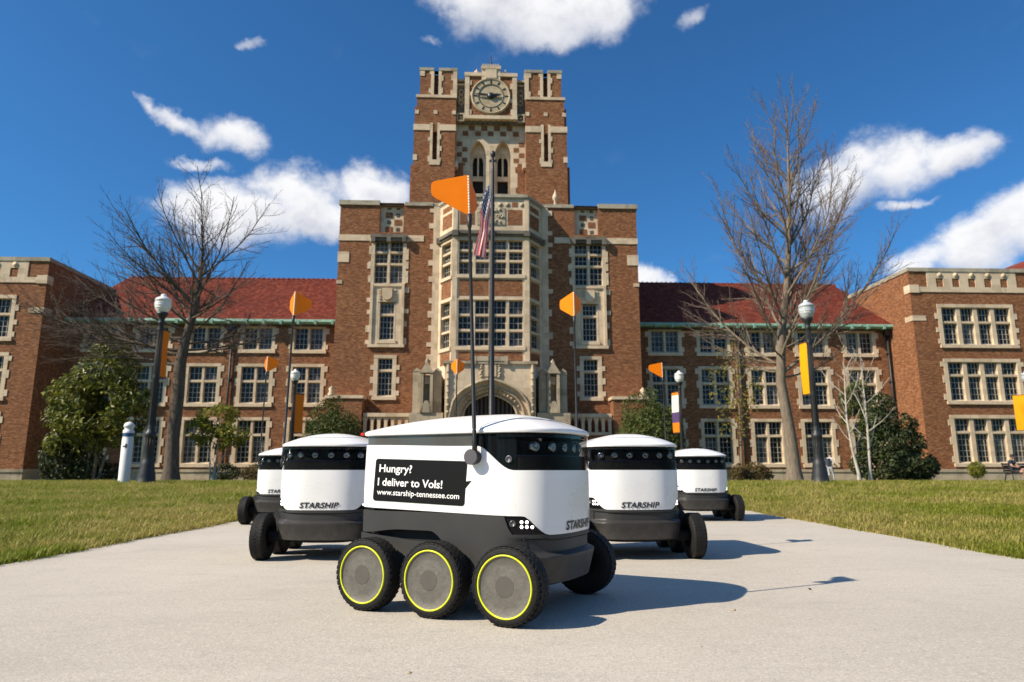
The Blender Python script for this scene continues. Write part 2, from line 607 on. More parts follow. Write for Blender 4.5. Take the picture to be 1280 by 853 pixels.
def bark_mat(name, a, bcol, sc=3.0):
    m, nt, b = new_mat(name)
    tc = nt.add('ShaderNodeTexCoord')
    f = nt.noise(nt.vmath('MULTIPLY', tc.outputs['Object'], (6, 6, 1.2)), sc, 6.0, 0.7)
    nt.put(b.inputs['Base Color'], nt.ramp(f, [(0.3, a), (0.7, bcol)]))
    b.inputs['Roughness'].default_value = 0.9
    b.inputs['Specular IOR Level'].default_value = 0.15
    nt.put(b.inputs['Normal'], nt.add('ShaderNodeBump', None, Height=f, Strength=0.8, Distance=0.04))
    return m


BARK = bark_mat('grey_bark', (0.055, 0.042, 0.032), (0.17, 0.135, 0.105))
BARK_L = bark_mat('tan_bark', (0.11, 0.085, 0.06), (0.27, 0.215, 0.16))
BARK_W = bark_mat('pale_bark', (0.34, 0.30, 0.25), (0.60, 0.55, 0.47))
TWIG = plain('reddish_twig', (0.16, 0.098, 0.078), 0.85)
TWIG_D = plain('brown_twig', (0.085, 0.062, 0.050), 0.85)

# robot and street materials
def white_mat():
    m, nt, b = new_mat('white_shell')
    tc = nt.add('ShaderNodeTexCoord')
    f = nt.noise(tc.outputs['Object'], 5.0, 5.0, 0.6)
    dust = nt.noise(tc.outputs['Object'], 70.0, 3.0, 0.6)
    c = nt.ramp(f, [(0.3, (0.78, 0.775, 0.76)), (0.7, (0.82, 0.815, 0.80))])
    c = nt.mix(nt.smooth(dust, 0.62, 0.78, 0.0, 0.12), c, (0.5, 0.47, 0.42, 1))
    nt.put(b.inputs['Base Color'], c)
    nt.put(b.inputs['Roughness'], nt.smooth(f, 0.2, 0.8, 0.24, 0.40))
    b.inputs['Coat Weight'].default_value = 0.25
    b.inputs['Coat Roughness'].default_value = 0.12
    return m


WHITE = white_mat()


def dark_plastic():
    m, nt, b = new_mat('charcoal_plastic')
    tc = nt.add('ShaderNodeTexCoord')
    p = nt.add('ShaderNodeSeparateXYZ', None, Vector=tc.outputs['Object'])
    f = nt.noise(tc.outputs['Object'], 9.0, 6.0, 0.65)
    g = nt.noise(tc.outputs['Object'], 420.0, 2.0, 0.5)
    c = nt.ramp(f, [(0.3, (0.024, 0.023, 0.022)), (0.75, (0.034, 0.0325, 0.030))])
    # road dust gathers low on the skirt
    low = nt.smooth(p.outputs[2], 0.20, 0.06)
    c = nt.mix(nt.math('MULTIPLY', nt.math('MULTIPLY', low, nt.smooth(f, 0.35, 0.7)), 0.35), c, (0.20, 0.175, 0.145, 1))
    nt.put(b.inputs['Base Color'], c)
    b.inputs['Roughness'].default_value = 0.52
    nt.put(b.inputs['Normal'], nt.add('ShaderNodeBump', None, Height=g, Strength=0.15, Distance=0.001))
    return m


CHAR = dark_plastic()
GLOSS = plain('gloss_black', (0.006, 0.006, 0.007), 0.07, 0, spec=0.16)
STRIP = plain('smoked_strip', (0.075, 0.068, 0.060), 0.16, 0, 0.25, 6.0, spec=0.6, coat=0.4)
INNER = plain('inner_black', (0.006, 0.006, 0.006), 0.8)
RUBBER = plain('tyre_rubber', (0.0095, 0.009, 0.0085), 0.7, 0, 0.5, 18.0, bump=0.3, bscale=150, spec=0.3)
YELLOW = plain('yellow_rim', (0.68, 0.72, 0.015), 0.4, 0, 0.12, 20.0)
HUB = plain('dusty_hub', (0.115, 0.106, 0.090), 0.6, 0.1, 0.22, 45.0, bump=0.2, bscale=120)
HUB_C = plain('hub_centre', (0.080, 0.072, 0.061), 0.7, 0.0, 0.10, 40.0)
LENS = plain('lens_glass', (0.02, 0.02, 0.03), 0.05, 0, spec=0.8)
SILVER = plain('lens_ring', (0.13, 0.13, 0.14), 0.3, 0.4)
RED = plain('red_reflector', (0.60, 0.02, 0.015), 0.3)
LETTER_W = plain('white_lettering', (0.82, 0.82, 0.80), 0.5)
LETTER_B = plain('black_lettering', (0.02, 0.02, 0.022), 0.4)
LETTER_G = plain('grey_lettering', (0.50, 0.50, 0.50), 0.5)


def sign_mat():
    m, nt, b = new_mat('sign_vinyl')
    tc = nt.add('ShaderNodeTexCoord')
    f = nt.noise(nt.vmath('MULTIPLY', tc.outputs['Object'], (1, 1, 1.8)), 22.0, 5.0, 0.7, 0.6)
    c = nt.mix(nt.smooth(f, 0.62, 0.80, 0.0, 0.20), (0.006, 0.006, 0.006, 1), (0.22, 0.22, 0.21, 1))
    nt.put(b.inputs['Base Color'], c)
    b.inputs['Roughness'].default_value = 0.42
    b.inputs['Specular IOR Level'].default_value = 0.2
    return m


SIGN = sign_mat()


def emit(name, col, s):
    m, nt, b = new_mat(name)
    b.inputs['Base Color'].default_value = (*col, 1)
    b.inputs['Emission Color'].default_value = (*col, 1)
    b.inputs['Emission Strength'].default_value = s
    return m


LED = emit('lit_led', (1.0, 0.95, 0.92), 1.6)


def flag_mat(name, col):
    m, nt, b = new_mat(name)
    tc = nt.add('ShaderNodeTexCoord')
    f = nt.noise(tc.outputs['Object'], 25.0, 3.0, 0.5)
    c = nt.ramp(f, [(0.3, tuple(q * 0.93 for q in col)), (0.7, col)])
    nt.put(b.inputs['Base Color'], c)
    b.inputs['Roughness'].default_value = 0.6
    b.inputs['Specular IOR Level'].default_value = 0.2
    tr = nt.add('ShaderNodeBsdfTranslucent', None, Color=c)
    nt.put(nt.n['Material Output'].inputs[0], nt.add('ShaderNodeMixShader', None, i0=0.13, i1=b, i2=tr))
    return m


ORANGE = flag_mat('orange_pennant', (0.95, 0.235, 0.0))
HEM = plain('pennant_hem', (0.85, 0.66, 0.50), 0.6)
BANNER_Y = flag_mat('yellow_orange_banner', (0.92, 0.40, 0.005))
BANNER_O = flag_mat('orange_banner', (0.80, 0.23, 0.012))  # shade put into the left lamps' banner orange; also a plain orange stripe
BANNER_W = flag_mat('white_banner', (0.75, 0.70, 0.64))
BANNER_P = flag_mat('purple_banner', (0.10, 0.06, 0.16))
GLOBE_W = plain('white_globe', (0.80, 0.79, 0.75), 0.25, coat=0.4)
GLOBE_C = plain('ribbed_globe', (0.50, 0.52, 0.53), 0.16, coat=0.6, spec=0.7)
POST_W = plain('white_post_paint', (0.74, 0.74, 0.72), 0.45, 0, 0.06, 4.0)
BLUE = plain('blue_band', (0.03, 0.09, 0.22), 0.4)


# ================================================================== ground, path
def ground_z(x, y):
    if y < 20: return -0.012
    if y < 44: return -0.012 - (y - 20) / 24 * 0.39
    return -0.402


def make_ground():
    xs = [-600, -200, -80, -40, -25, -12, -6, -3, 0, 3, 6, 12, 25, 40, 80, 200, 600]
    ys = [-300, -80, -20, -6, 0, 3, 6, 10, 15, 20, 24, 28, 32, 36, 40, 44, 60, 100, 250, 1200]
    vs = [(x, y, ground_z(x, y)) for y in ys for x in xs]
    n = len(xs)
    fs = [(j * n + i, j * n + i + 1, (j + 1) * n + i + 1, (j + 1) * n + i) for j in range(len(ys) - 1) for i in range(n - 1)]
    b = MB()
    b.add(vs, fs)
    o = b.build('ground', LAWN)
    tag(o, 'lawn soil running up to the brick hall on both sides of the path', 'ground', kind='structure')


make_ground()
PATH_L, PATH_R = -2.12, 2.27


def make_path():
    b = MB()
    ys = [-8, -4, -1, 2, 5, 9, 14, 20, 28, 36, 41.5]
    top = [ground_z(0, y) + 0.014 for y in ys]
    # slightly wavering edges, as poured
    L = [PATH_L + 0.015 * math.sin(y * 1.7) for y in ys]
    R = [PATH_R + 0.015 * math.sin(y * 2.1 + 1) for y in ys]
    for i in range(len(ys) - 1):
        a = (L[i], ys[i], top[i]); c = (R[i], ys[i], top[i]); d = (R[i + 1], ys[i + 1], top[i + 1]); e = (L[i + 1], ys[i + 1], top[i + 1])
        b.face([a, c, d, e])
        dn = lambda p: (p[0], p[1], p[2] - 0.12)
        b.face([dn(a), a, e, dn(e)])
        b.face([c, dn(c), dn(d), d])
    o = b.build('path', CONCRETE)
    tag(o, 'wide pale concrete path leading straight to the hall', 'path', kind='structure')


make_path()

# ================================================================== the hall
HALL_AZ = math.radians(2.3)
hall = empty('university_hall', (-1.594, 46.0, 0), HALL_AZ, 'long red brick collegiate hall with a tall central clock tower', 'building')
GB = -0.9                      # foundations end below the ground


def slab(b, x0, x1, z0, z1, holes, depth, m=0, mr=None, ends=True):
    """wall sheet facing -y with real openings and reveals"""
    mr = m if mr is None else mr
    xs = sorted({x0, x1, *[q for h in holes for q in h[:2] if x0 < q < x1]})
    zs = sorted({z0, z1, *[q for h in holes for q in h[2:] if z0 < q < z1]})
    for i in range(len(xs) - 1):
        for j in range(len(zs) - 1):
            cx, cz = (xs[i] + xs[i + 1]) / 2, (zs[j] + zs[j + 1]) / 2
            if any(h[0] < cx < h[1] and h[2] < cz < h[3] for h in holes):
                continue
            b.face([(xs[i], 0, zs[j]), (xs[i + 1], 0, zs[j]), (xs[i + 1], 0, zs[j + 1]), (xs[i], 0, zs[j + 1])], m)
    for hx0, hx1, hz0, hz1 in holes:
        D = depth
        b.face([(hx0, 0, hz0), (hx0, 0, hz1), (hx0, D, hz1), (hx0, D, hz0)], mr)
        b.face([(hx1, 0, hz1), (hx1, 0, hz0), (hx1, D, hz0), (hx1, D, hz1)], mr)
        b.face([(hx0, 0, hz0), (hx0, D, hz0), (hx1, D, hz0), (hx1, 0, hz0)], mr)
        b.face([(hx0, 0, hz1), (hx1, 0, hz1), (hx1, D, hz1), (hx0, D, hz1)], mr)
    if ends:
        D = depth
        b.face([(x0, 0, z0), (x0, 0, z1), (x0, D, z1), (x0, D, z0)], m)
        b.face([(x1, 0, z1), (x1, 0, z0), (x1, D, z0), (x1, D, z1)], m)
        b.face([(x0, 0, z1), (x1, 0, z1), (x1, D, z1), (x0, D, z1)], m)


WIN_CACHE, PANE_CACHE = {}, {}


def window(x, y, z, w, h, cols, rows, surround=0.26, teeth=True, rz=0.0, sill=True, head=True, mull=0.17, seed=0):
    """stone window: frame with toothed jambs, mullions and transoms; every light is a leaded pane (sub-part).
    rows: heights of the transoms as fractions of h; origin at the middle of the sill, wall face at y=0"""
    key = (w, h, cols, tuple(rows), surround, teeth, sill, head, mull)
    zs = [0.0] + [h * r for r in rows] + [h]
    if key not in WIN_CACHE:
        b = MB()
        s = surround
        y0, y1 = -0.045, 0.36
        b.box(-w / 2 - s, -w / 2, y0, y1, -0.02, h, 0)
        b.box(w / 2, w / 2 + s, y0, y1, -0.02, h, 0)
        if head: b.box(-w / 2 - s, w / 2 + s, y0 - 0.01, y1, h, h + s * 0.85, 0)
        if sill:
            b.box(-w / 2 - s - 0.06, w / 2 + s + 0.06, -0.12, y1, -0.25, -0.02, 0)
            b.face([(-w / 2, -0.10, -0.018), (w / 2, -0.10, -0.018), (w / 2, 0.25, 0.07), (-w / 2, 0.25, 0.07)], 0)
        for i in range(1, cols):
            cx = -w / 2 + w * i / cols
            b.box(cx - mull / 2, cx + mull / 2, 0.02, 0.33, -0.018, h, 0)
        for q in zs[1:-1]:
            for i in range(cols):
                ax = -w / 2 + w * i / cols + (mull / 2 if i else 0)
                bx = -w / 2 + w * (i + 1) / cols - (mull / 2 if i < cols - 1 else 0)
                b.box(ax, bx, 0.035, 0.32, q - 0.075, q + 0.075, 0)
        if teeth:
            k, q = 0, 0.05
            r = random.Random(int(w * 100 + h * 10))
            while q < h + s * 0.6:
                hh = r.choice((0.33, 0.42, 0.52))
                if k % 2 == 0:
                    t = r.choice((0.16, 0.22))
                    top = min(q + hh, h + s * 0.8)
                    b.box(-w / 2 - s - t, -w / 2 - s, y0 + 0.004, 0.1, q, top, 0)
                    b.box(w / 2 + s, w / 2 + s + t, y0 + 0.004, 0.1, q, top, 0)
                q += hh if k % 2 == 0 else hh * 1.5
                k += 1
        WIN_CACHE[key] = b.mesh('window', [STONE])
    o = obj('window', WIN_CACHE[key], hall, (x, y, z), rz)
    for j in range(len(zs) - 1):
        za, zb = zs[j] + (0.075 if j else 0.06), zs[j + 1] - (0.075 if j < len(zs) - 2 else 0.0)
        for i in range(cols):
            ax = -w / 2 + w * i / cols + (mull / 2 if i else 0)
            bx = -w / 2 + w * (i + 1) / cols - (mull / 2 if i < cols - 1 else 0)
            pw, ph = round(bx - ax, 3), round(zb - za, 3)
            if (pw, ph) not in PANE_CACHE:
                p = MB()
                p.box(-pw / 2, pw / 2, 0.25, 0.27, 0, ph, 0)
                f = 0.045
                p.box(-pw / 2, -pw / 2 + f, 0.21, 0.25, 0, ph, 1)
                p.box(pw / 2 - f, pw / 2, 0.21, 0.25, 0, ph, 1)
                p.box(-pw / 2 + f, pw / 2 - f, 0.21, 0.25, 0, f, 1)
                p.box(-pw / 2 + f, pw / 2 - f, 0.21, 0.25, ph - f, ph, 1)
                nx = max(2, round(pw / 0.27))
                nz = max(2, round(ph / 0.40))
                for q in range(1, nx):
                    cx = -pw / 2 + pw * q / nx
                    p.box(cx - 0.016, cx + 0.016, 0.225, 0.252, f, ph - f, 1)
                for q in range(1, nz):
                    cz = ph * q / nz
                    p.box(-pw / 2 + f, pw / 2 - f, 0.228, 0.251, cz - 0.016, cz + 0.016, 1)
                PANE_CACHE[(pw, ph)] = p.mesh('pane', [GLASS, LEAD])
            obj('pane', PANE_CACHE[(pw, ph)], o, ((ax + bx) / 2, 0, za))
    return o


def hole(cx, w, z, h, pad=0.2):
    return (cx - w / 2 - pad, cx + w / 2 + pad, z - 0.2, z + h + 0.15)


def teeth_strip(b, x, z0, z1, y, side, wmin=0.0, wtooth=0.24, m=0, depth=0.12, seed=1):
    """ragged quoin edge growing out sideways from x"""
    r = random.Random(seed)
    q, k = z0, 0
    while q < z1 - 0.1:
        hh = min(r.choice((0.30, 0.38, 0.46)) if k % 2 == 0 else r.choice((0.55, 0.8, 1.15)), z1 - q)
        t = wtooth * r.choice((0.8, 1.0, 1.15)) if k % 2 == 0 else wmin
        if t > 0.01:
            xa, xb = (x, x + t * side) if side > 0 else (x + t * side, x)
            b.box(xa, xb, y, y + depth, q, q + hh, m)
        q += hh
        k += 1


# ---------------------------------------------------------------- end wings
for s in (-1, 1):
    xi, xo = 30.0 * s, 39.2 * s
    x0, x1 = min(xi, xo), max(xi, xo)
    cx = 34.6 * s
    levels = [(0.82, 3.04, (0.685,)), (5.08, 2.72, (0.655,)), (9.05, 2.68, (0.60,))]
    b = MB()
    slab(b, x0, x1, GB, 14.35, [hole(cx, 5.0, z, h) for z, h, r in levels], 0.45)
    b.box(x0, x1, 0.45, 16.0, GB, 14.35)
    b.build('wing_wall', [BRICK], hall)
    for z, h, r in levels:
        window(cx, 0, z, 5.0, h, 4, r, 0.28, mull=0.30)
    # stone trim: coping, string course, parapet panel with brick squares, corner blocks
    t = MB()
    t.box(x0 - 0.07, x1 + 0.07, -0.10, 0.5, 14.35, 14.62)
    t.box(x0 - 0.07, x0 + 0.45, 0.5, 16.0, 14.35, 14.62)
    t.box(x1 - 0.45, x1 + 0.07, 0.5, 16.0, 14.35, 14.62)
    t.build_each('coping', [COPE], hall)
    t = MB()
    t.box(cx - 3.95, cx + 3.95, -0.06, 0.1, 12.84, 13.22)
    for q in range(6):
        px = cx - 2.96 + q * 1.184
        t.box(px - 0.33, px + 0.33, -0.05, 0.1, 13.22, 14.35)
    for q in range(5):
        px = cx - 2.37 + q * 1.184
        t.box(px - 0.262, px + 0.262, -0.045, 0.1, 13.86, 14.35)
        t.tube([(px + 0.03, -0.11, 14.10), (px + 0.03, 0.05, 14.10)], 0.17, 10)
    for q in (-1, 1):
        px = cx + q * 4.3
        t.box(px - 0.35, px + 0.35, -0.09, 0.6, 12.78, 13.36)
        px = cx + q * 4.15
        t.box(px - 0.5, px + 0.5, -0.035, 0.2, 10.75, 11.12)
    wx = xi - 0.035 * s
    t.box(min(wx, xi + 0.2 * s), max(wx, xi + 0.2 * s), 0.2, 0.85, 10.75, 11.12)
    t.build('parapet_panel', [STONE], hall)
    t = MB()
    t.box(x0 - 0.07, x1 + 0.07, -0.09, 16.05, GB, 0.22)
    t.box(x0 - 0.13, x1 + 0.13, -0.15, 16.1, 0.22, 0.42)
    t.build('stone_plinth', [STONE_D], hall)
    # the hipped roof of the rear block behind the parapet
    r = MB()
    a, c = 41.2 * s, 54.0 * s
    e = [(a, 3.0, 14.0), (c, 3.0, 14.0), (c, 26, 14.0), (a, 26, 14.0)]
    m1, m2 = (47.0 * s, 9.5, 18.4), (47.0 * s, 20, 18.4)
    if s < 0: e = [e[1], e[0], e[3], e[2]]
    lf = (e[0], e[3]) if s > 0 else (e[0], e[3])
    r.face([e[0], e[1], m1]); r.face([e[1], e[2], m2, m1]); r.face([e[2], e[3], m2]); r.face([e[3], e[0], m1, m2])
    r.build('roof', [ROOF], hall)
    b = MB()
    b.box(min(39.2 * s, 53.6 * s), max(39.2 * s, 53.6 * s), 3.6, 25.5, GB, 14.0)
    b.build('wing_wall', [BRICK], hall)

# ---------------------------------------------------------------- connecting ranges
RV = 3.0
for s in (-1, 1):
    xs_ = sorted((10.5 * s, 30.0 * s))
    cs = [13.0 * s, 16.62 * s, 20.3 * s, 24.0 * s, 27.65 * s]
    levels = [(0.80, 3.0, (0.66,)), (5.0, 2.62, (0.60,)), (8.85, 1.62, ())]
    b = MB()
    slab(b, xs_[0], xs_[1], GB, 10.75, [hole(c, 2.0, z, h) for c in cs for z, h, r in levels], 0.45, ends=False)
    b.box(xs_[0], xs_[1], 0.45, 16.0, GB, 10.6)
    o = b.build('range_wall', [BRICK], hall, (0, RV, 0))
    for c in cs:
        for z, h, r in levels:
            window(c, RV, z, 2.0, h, 2, r, 0.25)
    t = MB()
    t.box(xs_[0], xs_[1], -0.10, 0.1, GB, 0.22)
    t.box(xs_[0], xs_[1], -0.16, 0.1, 0.22, 0.40)
    t.build('stone_plinth', [STONE_D], hall, (0, RV, 0))
    # copper gutter on small brackets
    g = MB()
    prof = [(-0.62, 10.98), (-0.66, 10.80), (-0.56, 10.70), (-0.30, 10.68), (-0.30, 10.98)]
    n = len(prof)
    for i in range(n):
        a, c = prof[i], prof[(i + 1) % n]
        g.face([(xs_[0], a[0], a[1]), (xs_[0], c[0], c[1]), (xs_[1], c[0], c[1]), (xs_[1], a[0], a[1])])
    k = xs_[0] + 0.5
    while k < xs_[1]:
        g.box(k - 0.09, k + 0.09, -0.72, -0.25, 10.62, 10.90)
        k += 1.22
    g.build('gutter', [COPPER], hall, (0, RV, 0))
    g = MB()
    g.box(xs_[0], xs_[1], -0.30, 0.0, 10.56, 10.74)
    g.build('soffit', [WOOD], hall, (0, RV, 0))
    # tiled roof in real overlapping courses
    r = MB()
    nC = 62
    v0, z0, v1, z1 = RV - 0.62, 10.95, 11.5, 16.5
    xa, xb = (10.2 * s, 30.6 * s) if s > 0 else (30.6 * s, 10.2 * s)
    dv, dz = (v1 - v0) / nC, (z1 - z0) / nC
    for i in range(nC):
        va, za = v0 + dv * i, z0 + dz * i
        lip = 0.028
        r.face([(xa, va, za), (xb, va, za), (xb, va, za + lip), (xa, va, za + lip)])
        r.face([(xa, va, za + lip), (xb, va, za + lip), (xb, va + dv, za + dz), (xa, va + dv, za + dz)])
    r.face([(xa, v1, z1), (xb, v1, z1), (xb, 2 * v1 - v0, z0), (xa, 2 * v1 - v0, z0)])
    rf = r.build('roof', [ROOF], hall)
    c = MB()
    q = xa
    while q < xb - 0.05:
        c.tube([(q, v1, z1 - 0.05), (q + 0.34, v1, z1 - 0.05), (q + 0.345, v1, z1 - 0.05), (q + 0.42, v1, z1 - 0.05)], [0.13, 0.13, 0.19, 0.19], 6, smooth=False)
        q += 0.42
    tag(c.build('ridge_cap', [ROOF], rf), kind='stuff')
    # rainwater pipe
    for px in ((18.4 * s,) if s < 0 else (18.45, 29.75)):
        d = MB()
        d.tube([(px, -0.14, 10.5), (px, -0.14, 0.45)], 0.085, 8)
        for zz in (2.5, 4.6, 6.7, 8.8): d.box(px - 0.14, px + 0.14, -0.21, -0.001, zz, zz + 0.10)
        d.box(px - 0.24, px + 0.24, -0.36, -0.002, 10.2, 10.6)
        d.build('downpipe', [IRON], hall, (0, RV, 0))

# ---------------------------------------------------------------- central pavilion
BC = 0.10                       # middle of the bay and the portal
PW = 10.5
b = MB()
holes = []
for s in (-1, 1):
    holes.append(hole(7.0 * s, 1.95, 13.05, 3.05, 0.12))
    holes.append((7.0 * s - 0.6, 7.0 * s + 0.6, 8.95, 11.75))
    holes.append(hole(7.0 * s, 0.98, 5.22, 2.58))
    holes.append((6.9 * s - 0.84, 6.9 * s + 0.84, 16.78, 18.95))
slab(b, -PW, PW, GB, 18.75, holes, 0.45)
b.box(-PW, PW, 0.45, 17.0, GB, 18.70)
b.build('pavilion_wall', [BRICK], hall)
c = MB()
for s in (-1, 1):
    a, d = sorted((6.0 * s, 4.0 * s)); c.box(a, d, -0.10, 0.5, 18.75, 19.0)
    a, d = sorted((10.6 * s, 7.75 * s)); c.box(a, d, -0.12, 0.6, 18.75, 19.08)
    a, d = sorted((7.75 * s, 6.0 * s)); c.box(a, d, 0.25, 0.8, 18.70, 18.92)
    a, d = sorted((10.6 * s, 10.1 * s)); c.box(a, d, 0.6, 17.1, 18.75, 19.08)
c.box(-4.0, 4.2, -0.06, 0.5, 18.75, 18.98)
c.build_each('coping', [COPE], hall)
t = MB()
for s in (-1, 1):
    # string course, either side of the window hood
    a, d = sorted((10.53 * s, 8.25 * s)); t.box(a, d, -0.05, 0.2, 16.12, 16.55)
    a, d = sorted((5.72 * s, 4.6 * s)); t.box(a, d, -0.05, 0.2, 16.12, 16.55)
    a, d = sorted((10.535 * s, 9.75 * s)); t.box(a, d, -0.045, 0.3, 14.55, 15.30)
    a, d = sorted((10.535 * s, 10.15 * s)); t.box(a, d, -0.045, 0.3, 13.0, 13.25)
    a, d = sorted((10.54 * s, 10.48 * s)); t.box(a, d, 0.3, 1.4, 14.55, 15.30)
t.build_each('stone_band', [STONE], hall)
for s in (-1, 1):
    X = 7.0 * s
    window(X, 0, 13.05, 1.95, 3.05, 2, (0.46, 0.74), 0.24, head=False, sill=False)
    # dark moulded hood over the tall window
    h = MB()
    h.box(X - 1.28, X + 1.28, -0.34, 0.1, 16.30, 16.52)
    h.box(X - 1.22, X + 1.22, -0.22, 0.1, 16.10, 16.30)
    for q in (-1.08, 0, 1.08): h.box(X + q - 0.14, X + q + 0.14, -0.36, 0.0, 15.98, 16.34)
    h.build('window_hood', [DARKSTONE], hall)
    # stone field below, with the shield and the single light
    f = MB()
    f2 = [(X - 0.6, X + 0.6, 8.98, 11.72)]
    p = MB()
    slab(p, X - 1.16, X + 1.16, 8.70, 13.03, [(X - 0.62, X + 0.62, 8.97, 11.74)], 0.3)
    for q in p.v: f.v.append((q[0], q[1] - 0.055, q[2]))
    f.f, f.m, f.s = p.f, p.m, p.s
    for sd in (-1, 1):
        teeth_strip(f, X + 1.16 * sd, 8.75, 16.1, -0.052, sd, 0.0, 0.26, seed=5 + sd)
        f.box(min(X + sd * 1.16, X + sd * 0.98), max(X + sd * 1.16, X + sd * 0.98), -0.16, -0.055, 8.7, 13.0)
    f.box(X - 1.24, X + 1.24, -0.17, 0.1, 8.55, 8.75)
    f.box(X - 1.0, X + 1.0, -0.15, 0.1, 12.82, 12.98)
    tag(f.build('window_surround', [STONE], hall), kind='stuff')
    sh = MB()
    sh.plate([(X - 0.34, 12.10), (X - 0.22, 11.93), (X, 11.84), (X + 0.22, 11.93), (X + 0.34, 12.10), (X + 0.34, 12.66), (X - 0.34, 12.66)], -0.24, -0.05)
    for sd in (-1, 1):
        for q in range(4):
            sh.box(X + sd * 0.52 - 0.07, X + sd * 0.52 + 0.07, -0.12, -0.05, 11.92 + q * 0.2, 12.03 + q * 0.2)
    sh.build('carved_shield', [STONE], hall)
    window(X, -0.02, 9.07, 0.98, 2.6, 1, (0.68,), 0.11, teeth=False, sill=True, head=False)
    window(X, 0, 5.22, 0.98, 2.58, 1, (0.68,), 0.27)
    # openwork panel set back in the parapet
    n = MB()
    Y = 6.9 * s
    n.box(Y - 0.84, Y + 0.84, 0.30, 0.44, 16.78, 18.95)
    n.build('parapet_panel', [STONE], hall)
    k = MB()
    for r in range(4):
        for q in range(2):
            px, pz = Y + 0.10 + (q - 0.5) * 0.62, 17.08 + r * 0.53
            if (r + q) % 2 == 0 and r < 3:
                k.box(px - 0.25, px + 0.25, 0.27, 0.31, pz - 0.2, pz + 0.2, 0)
            else:
                for a in range(4):
                    an = a * PI / 2 + PI / 4
                    k.tube([(px + 0.09 * math.cos(an), 0.285, pz + 0.09 * math.sin(an)), (px + 0.09 * math.cos(an), 0.31, pz + 0.09 * math.sin(an))], 0.085, 7, 1)
    tag(k.build('checkerwork', [BRICK, DARKSTONE], hall), kind='stuff')

# low projecting blocks and pierced terrace screens at the foot
for s in (-1, 1):
    b = MB()
    a, d = sorted((10.55 * s, 8.25 * s)); b.box(a, d, -1.2, 0.0, GB, 4.95)
    a, d = sorted((8.25 * s, 5.2 * s)); b.box(a, d, -0.9, 0.0, GB, 2.6)
    b.build('porch_wall', [BRICK], hall)
    c = MB()
    a, d = sorted((10.65 * s, 8.15 * s)); c.box(a, d, -1.3, -0.001, 4.95, 5.15)
    c.lathe([(0.22, 5.15), (0.22, 5.3), (0.12, 5.42), (0.20, 5.6), (0.0, 5.8)], 10, M=Matrix.Translation((10.3 * s, -1.0, 0)))
    a, d = sorted((8.15 * s, 5.2 * s)); c.box(a, d, -1.05, -0.6, 3.78, 4.02); c.box(a, d, -1.05, -0.6, 2.6, 2.8)
    q = 0
    while q < 7:
        px = (5.35 + q * 0.45) * s
        c.box(px - 0.10, px + 0.10, -0.95, -0.7, 2.8, 3.78)
        for sd in (-1, 1):
            c.plate([(px + sd * 0.10, 3.45), (px + sd * 0.22, 3.78), (px + sd * 0.10, 3.78)] if sd > 0 else [(px - 0.10, 3.45), (px - 0.10, 3.78), (px - 0.22, 3.78)], -0.92, -0.73)
        q += 1
    c.build('balustrade', [STONE], hall)

# ---------------------------------------------------------------- oriel bay
BV = -1.8
HW, WO = 2.42, 3.62
zlow, ztop = 5.0, 18.62
cant = math.hypot(WO - HW, -BV)
ca = math.atan2(-BV, WO - HW)          # turn of the canted sides
BZ = [(8.35, 3.15, (0.345, 0.675)), (13.25, 2.42, (0.40, 0.70))]
b = MB()
slab(b, -HW, HW, zlow, ztop, [(-2.24, 2.24, z - 0.06, z + h + 0.06) for z, h, r in BZ], 0.45, ends=False)
b.build('bay_wall', [STONE], hall, (BC, BV, 0))
for s in (-1, 1):
    b = MB()
    slab(b, -cant / 2, cant / 2, zlow, ztop, [(-0.68, 0.68, z - 0.06, z + h + 0.06) for z, h, r in BZ], 0.45, ends=False)
    rz = ca * s
    px, py = BC + s * (HW + WO) / 2, BV / 2
    b.build('bay_wall', [STONE], hall, (px, py, 0), rz)
    for z, h, r in BZ:
        window(px, py, z, 1.22, h, 1, r, 0.10, teeth=False, rz=rz, sill=True, head=True)
    k = MB()
    for za, zb in ((11.78, 12.92), (7.2, 8.02), (16.75, 17.75), (17.95, 18.35)):
        k.box(-0.62, 0.62, -0.012, 0.05, za, zb)
    k.build_each('brick_panel', [BRICK], hall, (px, py, 0), rz)
for z, h, r in BZ:
    for sd in (-1, 1):
        window(BC + sd * 1.13, BV, z, 2.05, h, 2, r, 0.09, teeth=False, mull=0.19)
k = MB()
for za, zb in ((11.78, 12.92), (7.2, 8.0)):
    for sd in (-1, 1):
        k.box(BC + sd * 1.13 - 0.98, BC + sd * 1.13 + 0.98, BV - 0.012, BV + 0.05, za, zb)
for sd in (-1, 1):
    k.box(BC + sd * 1.62 - 0.50, BC + sd * 1.62 + 0.50, BV - 0.012, BV + 0.05, 16.75, 17.85)
    k.box(BC + sd * 1.62 - 0.20, BC + sd * 1.62 + 0.20, BV - 0.012, BV + 0.05, 18.05, 18.40)
k.build_each('brick_panel', [BRICK], hall)
